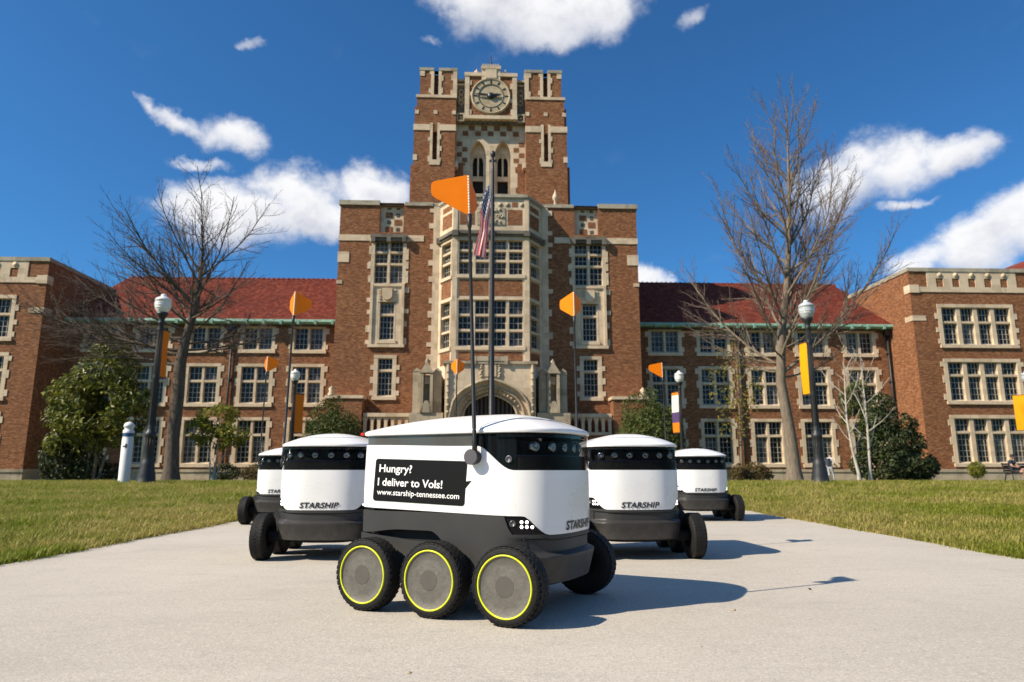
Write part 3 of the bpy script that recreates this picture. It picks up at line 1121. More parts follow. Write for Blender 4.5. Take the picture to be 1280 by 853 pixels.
# the bay's inside and roof, so nothing shows through
plan = lambda e: [(BC - WO - e, 0.0), (BC - HW - e * .6, BV - e), (BC + HW + e * .6, BV - e), (BC + WO + e, 0.0)]
b = MB(); b.prism(plan(-0.46), zlow, 18.3); b.build('bay_core', [VOID], hall)
b = MB(); b.prism(plan(0.0), 7.0 - 2.0, 5.06); b.prism(plan(0.06), 18.62, 18.72); b.prism(plan(0.14), 18.72, 18.90); b.prism(plan(-0.05), 18.90, 19.02)
b.build_each('coping', [COPE], hall)
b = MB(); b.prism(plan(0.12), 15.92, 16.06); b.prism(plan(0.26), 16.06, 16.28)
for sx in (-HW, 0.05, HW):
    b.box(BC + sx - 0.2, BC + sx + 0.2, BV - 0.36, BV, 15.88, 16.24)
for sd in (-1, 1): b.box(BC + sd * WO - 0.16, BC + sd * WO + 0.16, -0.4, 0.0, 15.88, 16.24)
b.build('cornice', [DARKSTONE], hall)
# carved middle panel and the ring ornaments of the parapet
b = MB()
b.box(BC - 0.95, BC + 0.95, BV - 0.05, BV, 16.75, 17.95)
rr = random.Random(3)
for i in range(34):
    px, pz = BC + rr.uniform(-0.8, 0.8), rr.uniform(16.85, 17.85)
    b.lathe([(0.11, 0), (0.08, 0.05), (0.0, 0.08)], 6, M=Matrix.Translation((px, BV - 0.05, pz)) @ Matrix.Rotation(PI / 2, 4, 'X'))
for px in (-2.1, -1.1, -0.6, 0.0, 0.6, 1.1, 2.1):
    b.tube([(BC + px, BV - 0.04, 18.22), (BC + px, BV, 18.22)], 0.16, 10)
tag(b.build('carved_panel', [STONE_D], hall), kind='stuff')
# corner shafts and the toothed stone edges on the wall beside the bay
b = MB()
for sd in (-1, 1):
    b.box(BC + sd * HW - 0.17, BC + sd * HW + 0.17, BV - 0.07, BV + 0.2, zlow, 15.92)
    b.box(BC + sd * HW - 0.15, BC + sd * HW + 0.15, BV - 0.05, BV + 0.2, 16.28, 18.62)
    a, d = sorted((BC + sd * (WO - 0.02), BC + sd * (WO + 0.42)))
    b.box(a, d, -0.06, 0.1, 4.2, 18.72)
    teeth_strip(b, BC + sd * (WO + 0.42), 4.4, 18.6, -0.055, sd, 0.0, 0.27, seed=11 + sd)
b.box(BC - 0.13, BC + 0.13, BV - 0.06, BV + 0.1, 7.0, 15.92)
tag(b.build('quoin_strip', [STONE], hall), kind='stuff')

# ---------------------------------------------------------------- portal
PV = -3.3


def arch_pts(hw, zs, za, n=11, pw=2.0):
    """half-width, springing height and apex height of a flattened pointed arch, left to right"""
    out_ = []
    for i in range(2 * n + 1):
        t = -1 + i / n
        out_.append((hw * t, zs + (za - zs) * ((1 - abs(t) ** pw) ** (1 / pw)) * (1 - 0.06 * (1 - abs(abs(t) - 0.5) * 2))))
    return out_


def arch_plate(b, x, y, x0, x1, z0, ztop, hw, zs, za, depth, m=0, ms=None, n=11, pw=2.0):
    """solid plate x0..x1, z0..ztop with an arched opening, front at y, soffit depth deep"""
    ms = m if ms is None else ms
    P_ = arch_pts(hw, zs, za, n, pw)
    b.face([(x + x0, y, z0), (x - hw, y, z0), (x - hw, y, ztop), (x + x0, y, ztop)], m)
    b.face([(x + hw, y, z0), (x + x1, y, z0), (x + x1, y, ztop), (x + hw, y, ztop)], m)
    for (a, za_), (c, zc) in zip(P_[:-1], P_[1:]):
        b.face([(x + a, y, za_), (x + c, y, zc), (x + c, y, ztop), (x + a, y, ztop)], m)
        b.face([(x + a, y, za_), (x + a, y + depth, za_), (x + c, y + depth, zc), (x + c, y, zc)], ms)
    b.face([(x - hw, y, z0), (x - hw, y + depth, z0), (x - hw, y + depth, zs), (x - hw, y, zs)], ms)
    b.face([(x + hw, y, z0), (x + hw, y, zs), (x + hw, y + depth, zs), (x + hw, y + depth, z0)], ms)


b = MB()
arch_plate(b, BC, PV, -2.85, 2.85, GB, 6.95, 2.55, 3.6, 5.95, 0.35)
arch_plate(b, BC, PV + 0.35, -2.84, 2.84, GB, 6.9, 2.20, 3.5, 5.55, 0.35)
arch_plate(b, BC, PV + 0.70, -2.83, 2.83, GB, 6.9, 1.80, 3.4, 5.10, 0.35)
for sd in (-1, 1):
    a, d = sorted((BC + sd * 2.85, BC + sd * 2.55))
    b.box(a, d, PV + 0.01, -1.0, GB, 6.94)
b.box(BC - 2.85, BC + 2.85, PV + 0.01, -0.01, 6.10, 6.94)
b.build('portal', [STONE], hall)
b = MB()
b.box(BC - 2.98, BC + 2.98, PV - 0.14, -0.02, 6.95, 7.12)
b.box(BC - 1.1, BC + 1.1, PV - 0.18, -0.9, 7.12, 7.42)
b.box(BC - 1.1, BC - 0.9, PV - 0.2, -1.0, 6.9, 7.44); b.box(BC + 0.9, BC + 1.1, PV - 0.2, -1.0, 6.9, 7.44)
b.build('cornice', [STONE_D], hall)
b = MB()
b.box(BC - 0.36, BC + 0.36, PV - 0.10, PV, 6.15, 6.95)
b.build('carved_shield', [STONE], hall)
b = MB()
for sd in (-1, 1):
    for q in range(5):
        b.lathe([(0.12, 0), (0.1, 0.09), (0.0, 0.13)], 7, M=Matrix.Translation((BC + sd * (0.55 + 0.05 * (q % 2)), PV, 6.15 + q * 0.17)) @ Matrix.Rotation(PI / 2, 4, 'X'))
    b.tube([(BC + sd * 2.66, PV - 0.06, 3.6), (BC + sd * 2.66, PV - 0.06, 6.9)], 0.09, 8)
    for q in range(7): b.lathe([(0.12, 0), (0.12, 0.12), (0.0, 0.15)], 6, M=Matrix.Translation((BC + sd * 2.66, PV - 0.02, 3.9 + q * 0.42)) @ Matrix.Rotation(PI / 2, 4, 'X'))
for hw_, z_, za_, y_ in ((2.56, 3.6, 5.97, PV - 0.05), (2.21, 3.5, 5.57, PV + 0.30), (1.81, 3.4, 5.12, PV + 0.65)):
    pts = [(BC + a, y_, c) for a, c in arch_pts(hw_, z_, za_)]
    b.tube([(pts[0][0], y_, 0)] + pts + [(pts[-1][0], y_, 0)], 0.085, 7)
# carved bosses run round the middle order
for a, c in arch_pts(2.02, 3.45, 5.34, 9):
    b.lathe([(0.10, 0), (0.08, 0.08), (0.0, 0.12)], 6, M=Matrix.Translation((BC + a, PV + 0.36, c)) @ Matrix.Rotation(PI / 2, 4, 'X'))
b.build('arch_moulding', [STONE_D], hall)
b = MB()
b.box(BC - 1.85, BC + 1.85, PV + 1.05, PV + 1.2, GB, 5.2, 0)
for i in range(13):
    px = BC - 1.62 + i * 0.27
    b.box(px - 0.05, px + 0.05, PV + 0.97, PV + 1.05, 2.6, 5.15, 1)
b.box(BC - 1.78, BC + 1.78, PV + 0.95, PV + 1.05, 2.35, 2.6, 1)
for sd in (-1, 1):
    for q in (0, 1):
        px = BC + sd * (0.45 + 0.85 * q)
        b.box(px - 0.38, px + 0.38, PV + 0.99, PV + 1.05, 0.0, 2.3, 1)
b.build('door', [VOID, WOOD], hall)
# flanking buttresses with gabled niches
for s in (-1, 1):
    X = BC + s * 4.02
    b = MB()
    b.box(X - 0.92, X + 0.92, -2.3, 0.0, GB, 6.35)
    b.box(X - 1.05, X + 1.05, -2.9, 0.0, GB, 3.9)
    for sd in (-1, 1):
        b.box(X + sd * 0.66 - 0.24, X + sd * 0.66 + 0.24, -2.65, -2.3, 3.9, 6.55)
        b.plate([(X + sd * 0.66 - 0.26, 6.55), (X + sd * 0.66 + 0.26, 6.55), (X + sd * 0.66, 6.78)], -2.68, -2.2)
        b.box(X + sd * 0.30 - 0.09, X + sd * 0.30 + 0.09, -3.0, -2.3, 3.9, 6.45)
    b.plate([(X - 0.46, 6.42), (X + 0.46, 6.42), (X + 0.12, 6.95), (X, 7.22), (X - 0.12, 6.95)], -3.05, -2.3)
    b.lathe([(0.13, 7.1), (0.16, 7.2), (0.0, 7.42)], 8, M=Matrix.Translation((X, -2.7, 0)))
    b.plate([(X - 0.42, 3.9), (X + 0.42, 3.9), (X + 0.1, 4.65), (X - 0.1, 4.65)], -3.0, -2.31)
    b.build('buttress', [STONE_D], hall)
    b = MB()
    b.box(X - 0.17, X + 0.17, -2.62, -2.31, 5.75, 6.25)
    b.build('carved_shield', [STONE], hall)

# steps up to the door
b = MB()
for i in range(6):
    b.box(BC - 3.4, BC + 3.4, PV - 2.1 + i * 0.33, PV + 0.9 + i * 0.001, GB - i * 0.001, -0.30 + i * 0.12)
b.build('steps', [STONE_D], hall)

# ---------------------------------------------------------------- clock tower
TV = 1.0
TC = 0.05
b = MB()
# piers, three stages each stepping in a little; slots are real recesses
for s in (-1, 1):
    for (xin, xout, z0, z1, hl, y) in ((2.62, 5.68, 18.6, 25.55, (22.75, 25.0), 0.0), (2.60, 5.52, 25.55, 27.90, None, 0.09), (2.58, 5.34, 27.90, 30.05, (28.1, 30.3), 0.18)):
        xa, xb = sorted((TC + xin * s, TC + xout * s))
        sx = TC + s * 4.12
        p = MB()
        slab(p, xa, xb, z0, z1, [(sx - 0.17, sx + 0.17, hl[0], min(hl[1], z1 + 0.0))] if hl else [], 0.5, 0)
        for q, f, m in ((p.v, p.f, p.m),):
            b.add([(v[0], v[1] + TV + y, v[2]) for v in q], f, 0)
        b.box(xa, xb, TV + y + 0.5, TV + 3.2, z0, z1 - (0.06 if hl and hl[1] > 30 else 0.0))
    # clasping buttress on the flank
    xa, xb = sorted((TC + 5.5 * s, TC + 5.92 * s))
    b.box(xa, xb, TV + 0.55, TV + 3.4, 18.6, 22.6)
    xa, xb = sorted((TC + 5.4 * s, TC + 5.74 * s))
    b.box(xa, xb, TV + 0.7, TV + 3.4, 22.6, 27.4)
b.box(TC - 5.3, TC + 5.3, TV + 3.2, TV + 11.5, 18.6, 29.6)
b.build('tower_wall', [BRICK], hall)

# the stone belfry front between the piers
BY = TV + 0.75
b = MB()
for s in (-1, 1):
    X = TC + s * 0.93
    arch_plate(b, X, BY, -0.93 if s > 0 else -1.70, 1.70 if s > 0 else 0.93, 18.6, 26.0, 0.60, 23.65, 24.72, 0.55, pw=1.7)
    # inner order with two lights over a tall opening
    arch_plate(b, X, BY + 0.55, -0.62, 0.62, 18.6, 24.75, 0.40, 23.2, 23.95, 0.25, pw=1.6)
    b.box(X - 0.06, X + 0.06, BY + 0.56, BY + 0.72, 21.95, 24.0)
    b.box(X - 0.41, X + 0.41, BY + 0.57, BY + 0.74, 21.75, 22.1)
    b.plate([(X - 0.40, 23.3), (X - 0.06, 23.3), (X - 0.06, 24.0), (X - 0.40, 24.0)], BY + 0.60, BY + 0.7) if False else None
    for sd in (-1, 1):
        b.box(X + sd * 0.23 - 0.2, X + sd * 0.23 + 0.2, BY + 0.6, BY + 0.7, 23.62, 24.0)
b.build('belfry_front', [STONE], hall)
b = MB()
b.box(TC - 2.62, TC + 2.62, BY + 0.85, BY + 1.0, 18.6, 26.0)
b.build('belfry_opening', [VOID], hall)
# brick margins and checker squares on the belfry front
k = MB()
for s in (-1, 1):
    a, d = sorted((TC + s * 2.63, TC + s * 2.02)); k.box(a, d, BY - 0.012, BY + 0.1, 18.6, 22.9)
    teeth_strip(k, TC + s * 2.02, 18.7, 22.9, BY - 0.012, -s, 0.0, 0.16, seed=21 + s)
sq = 0.475
for r in range(3):
    for c in range(-5, 6):
        if (c + r) % 2 == 0: continue
        px, pz = TC + c * sq, 25.72 - r * 0.43
        if r == 2 and abs(abs(px - TC) - 0.93) < 0.55: continue
        if abs(px - TC) > 2.3: continue
        k.box(px - sq / 2 + 0.012, px + sq / 2 - 0.012, BY - 0.014, BY + 0.05, pz - 0.20, pz + 0.20)
for s in (-1, 1):
    for r in range(3, 7):
        px, pz = TC + s * 2.13 + (0.2 if r % 2 else -0.2) * s, 25.72 - r * 0.43
        k.box(px - 0.2, px + 0.2, BY - 0.014, BY + 0.05, pz - 0.18, pz + 0.18)
tag(k.build('checkerwork', [BRICK], hall), kind='stuff')
# dressings of the piers
t = MB()
for s in (-1, 1):
    sx = TC + s * 4.12
    # slot frame, lower stage
    for sd in (-1, 1):
        xa, xb = sorted((sx + sd * 0.17, sx + sd * 0.36)); t.box(xa, xb, TV - 0.05, TV + 0.1, 22.55, 25.7)
        teeth_strip(t, sx + sd * 0.36, 22.6, 25.0, TV - 0.045, sd, 0.0, 0.13, seed=31 + sd)
        xa, xb = sorted((sx + sd * 0.17, sx + sd * 0.40)); t.box(xa, xb, TV + 0.13, TV + 0.3, 27.95, 30.1)
        teeth_strip(t, sx + sd * 0.40, 28.2, 30.0, TV + 0.135, sd, 0.0, 0.13, seed=41 + sd)
    t.box(sx - 0.40, sx + 0.40, TV - 0.06, TV + 0.1, 22.35, 22.75)
    # bands between the stages, cut by the slot
    for xa, xb in ((2.58, 3.76), (4.48, 5.72)):
        a, d = sorted((TC + s * xa, TC + s * xb)); t.box(a, d, TV - 0.06, TV + 0.2, 25.08, 25.56)
    a, d = sorted((TC + s * 2.56, TC + s * 5.60)); t.box(a, d, TV + 0.02, TV + 0.3, 27.78, 28.0)
    # top stage: quoins on both corners
    a, d = sorted((TC + s * 2.56, TC + s * 2.86)); t.box(a, d, TV + 0.12, TV + 0.6, 28.0, 30.05)
    teeth_strip(t, TC + s * 2.86, 28.1, 30.0, TV + 0.125, s, 0.0, 0.18, seed=51 + s)
    a, d = sorted((TC + s * 5.36, TC + s * 5.0)); t.box(a, d, TV + 0.13, TV + 0.4, 29.6, 30.05)
    for xa in (5.5, 4.12, 2.75):
        t.box(TC + s * xa - 0.14, TC + s * xa + 0.14, TV + 0.05, TV + 0.2, 26.45, 26.75)
    a, d = sorted((TC + s * 5.70, TC + s * 5.4)); t.box(a, d, TV - 0.04, TV + 0.3, 22.7, 23.15)
    a, d = sorted((TC + s * 2.66, TC + s * 2.40)); t.box(a, d, TV + 0.1, TV + 0.7, 22.3, 22.75)
tag(t.build('quoin_strip', [STONE], hall), kind='stuff')
t = MB()
for s in (-1, 1):
    for xa, xb in ((2.54, 3.93), (4.31, 5.40)):
        a, d = sorted((TC + s * xa, TC + s * xb)); t.box(a, d, TV + 0.10, TV + 3.3, 30.05, 30.28)
    a, d = sorted((TC + s * 3.93, TC + s * 4.31)); t.box(a, d, TV + 0.7, TV + 3.3, 29.75, 29.95)
t.build_each('coping', [COPE], hall)

# clock stage
CY = TV + 0.12
CC = Vector((TC, CY, 27.99))
b = MB()
b.box(TC - 1.93, TC + 1.93, CY, CY + 2.0, 26.25, 29.75)
b.build('clock_wall', [BRICK], hall)
t = MB()
for s in (-1, 1):
    a, d = sorted((TC + s * 1.96, TC + s * 1.62)); t.box(a, d, CY - 0.08, CY + 0.6, 26.25, 29.75)
    teeth_strip(t, TC + s * 1.62, 26.5, 29.5, CY - 0.05, -s, 0.0, 0.17, seed=61 + s)
t.box(TC - 2.0, TC + 2.0, CY - 0.12, CY + 1.0, 29.62, 29.9)
t.box(TC - 1.98, TC + 1.98, CY - 0.12, CY + 0.5, 26.12, 26.40)
t.box(TC - 0.7, TC + 0.7, CY - 0.10, CY + 0.8, 29.3, 30.2)
t.box(TC - 0.42, TC + 0.42, CY - 0.16, CY + 0.6, 29.45, 30.3)
for s in (-1, 1):
    t.lathe([(0.16, 29.9), (0.2, 30.1), (0.08, 30.2), (0.0, 30.4)], 8, M=Matrix.Translation((TC + s * 1.1, CY + 0.2, 0)))
t.box(TC - 0.75, TC + 0.75, CY - 0.18, CY + 0.8, 30.2, 30.45)
for i in range(7):
    t.box(TC - 0.66 + i * 0.19, TC - 0.55 + i * 0.19, CY - 0.16, CY + 0.5, 30.45, 30.6)
t.build('clock_surround', [STONE], hall)
# carved frieze under the clock and openwork beside it
t = MB()
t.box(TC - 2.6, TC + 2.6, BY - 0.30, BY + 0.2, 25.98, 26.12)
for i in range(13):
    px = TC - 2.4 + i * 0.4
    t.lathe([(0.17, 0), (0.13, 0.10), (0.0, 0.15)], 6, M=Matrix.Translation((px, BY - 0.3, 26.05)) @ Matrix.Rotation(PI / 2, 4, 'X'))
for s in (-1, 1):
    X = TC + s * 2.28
    t.box(X - 0.33, X + 0.33, BY - 0.15, BY + 0.5, 26.1, 29.1)  # dark stone puts the recess shade beside the clock into the colour
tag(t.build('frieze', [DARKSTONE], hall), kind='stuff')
t = MB()
for s in (-1, 1):
    X = TC + s * 2.26
    t.box(X - 0.28, X + 0.28, BY - 0.55, BY - 0.2, 26.0, 26.1); t.box(X - 0.28, X + 0.28, BY - 0.55, BY - 0.2, 26.55, 26.65)
    for sd in (-1, 1): t.box(X + sd * 0.23 - 0.05, X + sd * 0.23 + 0.05, BY - 0.55, BY - 0.2, 26.1, 26.55)
    t.lathe([(0.12, 0), (0.1, 0.1), (0, 0.14)], 7, M=Matrix.Translation((X, BY - 0.4, 26.33)) @ Matrix.Rotation(PI / 2, 4, 'X'))
    t.box(X - 0.33, X + 0.33, BY - 0.25, BY + 0.2, 29.1, 29.25); t.box(X - 0.33, X + 0.33, BY - 0.25, BY + 0.2, 29.45, 29.62)
    for q in range(3):
        zc = 28.55 - q * 0.42
        for k in range(10):
            a0, a1 = 2 * PI * k / 10, 2 * PI * (k + 1) / 10
            t.tube([(X + 0.19 * math.cos(a0), BY - 0.2, zc + 0.19 * math.sin(a0)), (X + 0.19 * math.cos(a1), BY - 0.2, zc + 0.19 * math.sin(a1))], 0.055, 5)
tag(t.build('openwork', [STONE_D], hall), kind='stuff')
# the dial
M0 = Matrix.Translation(CC) @ Matrix.Rotation(PI / 2, 4, 'X')
b = MB()
b.lathe([(0.0, 0.07), (0.93, 0.07), (0.93, 0.09), (1.34, 0.09), (1.34, 0.13), (1.41, 0.16), (1.48, 0.12), (1.50, 0.0)], 56, M=M0, smooth=False)
clock = b.build('clock', [stone_mat('dial_stone', (0.50, 0.40, 0.26), (0.34, 0.26, 0.165), 0.25)], hall)
b = MB()
b.lathe([(0.92, 0.095), (0.92, 0.112), (0.97, 0.112), (0.97, 0.095)], 48, M=M0)
b.build('minute_ring', [CLOCKBLACK], clock)
for h in range(12):
    an = h * PI / 6
    b = MB()
    R_ = M0 @ Matrix.Rotation(-an, 4, 'Z')
    b.box(-0.055, 0.055, 1.03, 1.28, 0.088, 0.112, 0, R_)
    b.build('hour_mark', [CLOCKBLACK], clock)
for an, ln, wd, tail in ((-math.radians(276), 1.22, 0.075, 0.45), (-math.radians(84), 0.82, 0.10, 0.3)):
    b = MB()
    R_ = M0 @ Matrix.Rotation(an, 4, 'Z')
    pts = [(-wd * .6, -tail), (wd * .6, -tail), (wd, 0), (wd * 1.2, ln * .6), (0, ln), (-wd * 1.2, ln * .6), (-wd, 0)]
    vs = [R_ @ Vector((x, y, 0.17)) for x, y in pts] + [R_ @ Vector((x, y, 0.20)) for x, y in pts]
    n = len(pts)
    b.add(vs, [tuple(range(n, 2 * n)), tuple(reversed(range(n)))] + [(i, (i + 1) % n, (i + 1) % n + n, i + n) for i in range(n)])
    b.build('clock_hand', [CLOCKBLACK], clock)
b = MB(); b.lathe([(0.0, 0.25), (0.20, 0.23), (0.28, 0.12)], 20, M=M0); b.build('clock_hub', [CLOCKBLACK], clock)
b = MB()
b.tube([(TC, TV + 0.8, 30.4), (TC, TV + 0.8, 31.2), (TC, TV + 0.8, 31.9)], [0.10, 0.05, 0.02], 6)
b.lathe([(0.0, 31.1), (0.10, 31.18), (0.0, 31.3)], 8, M=Matrix.Translation((TC, TV + 0.8, 0)))
b.build('lightning_rod', [IRON], hall)
# little stone finial on the pavilion parapet
b = MB()
b.lathe([(0.12, 18.9), (0.10, 19.4), (0.20, 19.5), (0.20, 19.7), (0.08, 20.0), (0.0, 20.25)], 10, M=Matrix.Translation((4.72, 0.2, 0)))
b.build('finial', [STONE], hall)


# ================================================================== the delivery robots
def visor_mat():
    m, nt, b = new_mat('visor_glass')
    b.inputs['Base Color'].default_value = (0.004, 0.004, 0.005, 1)
    b.inputs['Roughness'].default_value = 0.03
    b.inputs['Specular IOR Level'].default_value = 0.13
    tr = nt.add('ShaderNodeBsdfTransparent', None, Color=(0.66, 0.66, 0.66, 1))
    nt.put(nt.n['Material Output'].inputs[0], nt.add('ShaderNodeMixShader', None, i0=0.28, i1=tr, i2=b))
    return m


VISOR = visor_mat()
CHROME = plain('chrome_lens', (0.75, 0.76, 0.78), 0.22, 1.0)
R_CX, R_HW, R_F, R_R, NF, NR = 0.08, 0.215, 0.236, 0.39, 3.0, 14.0


def outline(e=0.0, N=120, s=1.0):
    """plan of the shell: flat flanks, tight rear corners, bowed front; e grows it, s scales it"""
    pts = []
    for i in range(4000):
        th = 2 * PI * i / 4000
        c, q = math.cos(th), math.sin(th)
        n = NF if c >= 0 else NR
        ax = (R_F if c >= 0 else R_R) + e
        x = R_CX + s * ax * math.copysign(abs(c) ** (2 / n), c)
        y = s * (R_HW + e) * math.copysign(abs(q) ** (2 / n), q)
        pts.append((x, y))
    L = [0.0]
    for a, b in zip(pts, pts[1:] + pts[:1]):
        L.append(L[-1] + math.hypot(b[0] - a[0], b[1] - a[1]))
    out_, j = [], 0
    for k in range(N):
        t = L[-1] * k / N
        while L[j + 1] < t: j += 1
        f = (t - L[j]) / max(1e-12, L[j + 1] - L[j])
        a, b = pts[j], pts[(j + 1) % 4000]
        out_.append((a[0] + (b[0] - a[0]) * f, a[1] + (b[1] - a[1]) * f))
    return out_


def off(x, y, e):
    """push a plan point outward by about e"""
    dx, dy = x - R_CX, y
    n = NF if dx >= 0 else NR
    ax = R_F if dx >= 0 else R_R
    g = Vector((math.copysign(abs(dx / ax) ** (n - 1) / ax, dx), math.copysign(abs(y / R_HW) ** (n - 1) / R_HW, y)))
    if g.length > 1e-9: g.normalize()
    return x + g.x * e, y + g.y * e


def sstep(t, a, b):
    t = max(0.0, min(1.0, (t - a) / (b - a)))
    return t * t * (3 - 2 * t)


def band(b, zb, zt, ef, rows, keep=lambda x, y: True, m=0, N=168, thick=0.0):
    """strip of shell between zb(x,y) and zt(x,y); ef(x,y,z) is the outward offset"""
    P_ = outline(0, N)
    grid = []
    for x, y in P_:
        a, c = zb(x, y), zt(x, y)
        colv = []
        for r in range(rows + 1):
            z = a + (c - a) * r / rows
            px, py = off(x, y, ef(x, y, z))
            colv.append((px, py, z))
        grid.append(colv)
    for i in range(N):
        k = (i + 1) % N
        if not (keep(*P_[i]) and keep(*P_[k])): continue
        for r in range(rows):
            b.face([grid[i][r], grid[k][r], grid[k][r + 1], grid[i][r + 1]], m, True)
    if thick:
        for i in range(N):
            k = (i + 1) % N
            if not (keep(*P_[i]) and keep(*P_[k])): continue
            for r, fl in ((0, 1), (rows, 0)):
                ia, ik = [(q[0] + (R_CX - q[0]) * thick, q[1] * (1 - thick), q[2]) for q in (grid[i][r], grid[k][r])]
                b.face([grid[i][r], ia, ik, grid[k][r]] if fl else [grid[i][r], grid[k][r], ik, ia], m, False)


white_top = lambda x, y: 0.463 - 0.008 * sstep(x, -0.3, 0.09) - 0.067 * sstep(x, 0.098, 0.212)
white_bot = lambda x, y: 0.280 - 0.013 * max(0, min(1, (x + 0.3) / 0.5)) - 0.050 * sstep(x, 0.232, 0.292)
pod_low = lambda x, y: 0.272 - 0.052 * sstep(x, 0.180, 0.205)
low_top = lambda x, y: min(white_bot(x, y), pod_low(x, y)) - 0.0015


def low_bot(x, y):
    z = 0.208 + 0.012 * sstep(x, -0.29, -0.15)
    z -= 0.130 * sstep(x, -0.05, 0.10)
    return z + 0.001 * sstep(x, 0.15, 0.3)


def low_prof(x, y, z):
    wf = sstep(x, 0.19, 0.27)
    e = 0.0
    if z < 0.205: e = -0.007 * sstep(z, 0.205, 0.198) if False else -0.006
    if z < 0.172: e = -0.006 + 0.020 * sstep(-z, -0.172, -0.162)
    if z < 0.158: e -= 0.018 * (0.158 - z) / 0.07
    return e * wf + 0.002 * (1 - wf) * (1 if z > 0.2 else 1)


def text_mesh(s, height, width, shear=0.0, bold=0.0):
    """outline lettering from the built-in font, scaled to a cap height and a total width; returns verts (x, y) and faces"""
    cu = bpy.data.curves.new('lettering', 'FONT')
    cu.body = s
    cu.size = 1.0
    cu.shear = shear
    cu.offset = bold
    cu.space_character = 1.06 if shear else 1.0
    cu.resolution_u = 4
    cu.fill_mode = 'FRONT'
    o = bpy.data.objects.new('lettering', cu)
    COL.objects.link(o)
    dg = bpy.context.evaluated_depsgraph_get()
    me = bpy.data.meshes.new_from_object(o.evaluated_get(dg))
    vs = [v.co.copy() for v in me.vertices]
    fs = [tuple(p.vertices) for p in me.polygons]
    bpy.data.objects.remove(o)
    x0, x1 = min(v.x for v in vs), max(v.x for v in vs)
    kx, ky = width / (x1 - x0), height / 0.69
    return [((v.x - x0) * kx, v.y * ky) for v in vs], fs


def side_y(x):
    dx = x - R_CX
    n, ax = (NF, R_F) if dx >= 0 else (NR, R_R)
    return R_HW * (1 - min(0.999, abs(dx / ax)) ** n) ** (1 / n)


def front_x(y, e=0.0):
    return R_CX + (R_F + e) * (1 - min(0.999, abs(y / (R_HW + e))) ** NF) ** (1 / NF)


robot = empty('delivery_robot', (-0.09, 2.164, 0), math.radians(-27.2),
              'white delivery robot at the front with a black speech bubble sign on its side', 'delivery robot', 'delivery robots parked on the path')

b = MB()
band(b, lambda x, y: low_bot(x, y), low_top, low_prof, 26, thick=0.06)
lower = weld(b.build('lower_body', [CHAR], robot), 40)
b = MB()
b.prism([(x, y) for x, y in outline(-0.024, 60)], 0.10, 0.468)
b.build('inner_frame', [INNER], robot)
b = MB()
band(b, white_bot, white_top, lambda x, y, z: 0.0025 * math.sin(PI * (z - 0.2) / 0.26), 12, thick=0.05)
shell = weld(b.build('upper_shell', [WHITE], robot), 40)
# seam between lower body and shell, and the vertical seams
b = MB()
for sd in (-1, 1):
    b.tube([(0.236, sd * (side_y(0.236) + 0.0006), 0.215), (0.236, sd * (side_y(0.236) + 0.002), 0.175)], 0.0011, 5)
    b.tube([(-0.302, sd * (side_y(-0.300) + 0.0012), 0.266), (-0.300, sd * (side_y(-0.300) + 0.002), 0.20)], 0.0012, 5)
b.build('body_seam', [INNER], lower)
# bogie side plates and belly
for sd in (-1, 1):
    b = MB()
    poly = [(-0.255, 0.10), (0.05, 0.085), (0.11, 0.10), (0.06, 0.150), (0.0, 0.188), (-0.12, 0.190), (-0.20, 0.197), (-0.300, 0.2065), (-0.300, 0.19)]
    y0, y1 = sorted((sd * 0.196, sd * 0.207))
    b.plate(poly, y0, y1)
    b.build('bogie_plate', [CHAR], robot)
b = MB()
b.prism([(x, y * 0.86) for x, y in outline(-0.05, 40)], 0.076, 0.11)
for X in (-0.222, 0.002, 0.230):
    b.tube([(X, -0.24, 0.10), (X, 0.24, 0.10)], 0.022, 10)
b.build('chassis', [INNER], robot)

# smoked strip, side windows, front visor
b = MB()
band(b, lambda x, y: white_top(x, y) + 0.001, lambda x, y: 0.490, lambda x, y, z: -0.004, 2, keep=lambda x, y: x < 0.102)
weld(b.build('smoked_strip', [STRIP], robot))
for sd in (-1, 1):
    b = MB()
    band(b, lambda x, y: white_top(x, y) + 0.001, lambda x, y: 0.490, lambda x, y, z: -0.0045, 4, keep=lambda x, y: 0.098 < x < 0.222 and y * sd > 0)
    weld(b.build('side_window', [GLOSS], robot))
for sd in (-1, 1):
    b = MB()
    My = Matrix.Translation((0.196, sd * (side_y(0.196) - 0.004), 0.418)) @ Matrix.Rotation(PI / 2 * (1 if sd < 0 else -1), 4, 'X')
    b.lathe([(0.010, 0), (0.010, 0.003), (0.0065, 0.003), (0.0065, 0.001), (0, 0.001)], 20, M=My)
    b.build('side_camera', [SILVER], robot)
b = MB()
band(b, lambda x, y: 0.3885, lambda x, y: 0.486, lambda x, y, z: -0.001, 6, keep=lambda x, y: x > 0.216)
visor = weld(b.build('visor', [VISOR], robot))
b = MB()
band(b, lambda x, y: 0.386, lambda x, y: 0.426, lambda x, y, z: -0.006, 2, keep=lambda x, y: x > 0.216)
band(b, lambda x, y: 0.426, lambda x, y: 0.429, lambda x, y, z: -0.004, 1, keep=lambda x, y: x > 0.216, m=1)
weld(b.build('visor_band', [INNER, plain('visor_blue', (0.015, 0.025, 0.075), 0.3)], visor))
b = MB()
band(b, lambda x, y: 0.478, lambda x, y: 0.4865, lambda x, y, z: 0.0005, 1, keep=lambda x, y: x > 0.16, thick=0.03)
weld(b.build('visor_rail', [GLOSS], visor))
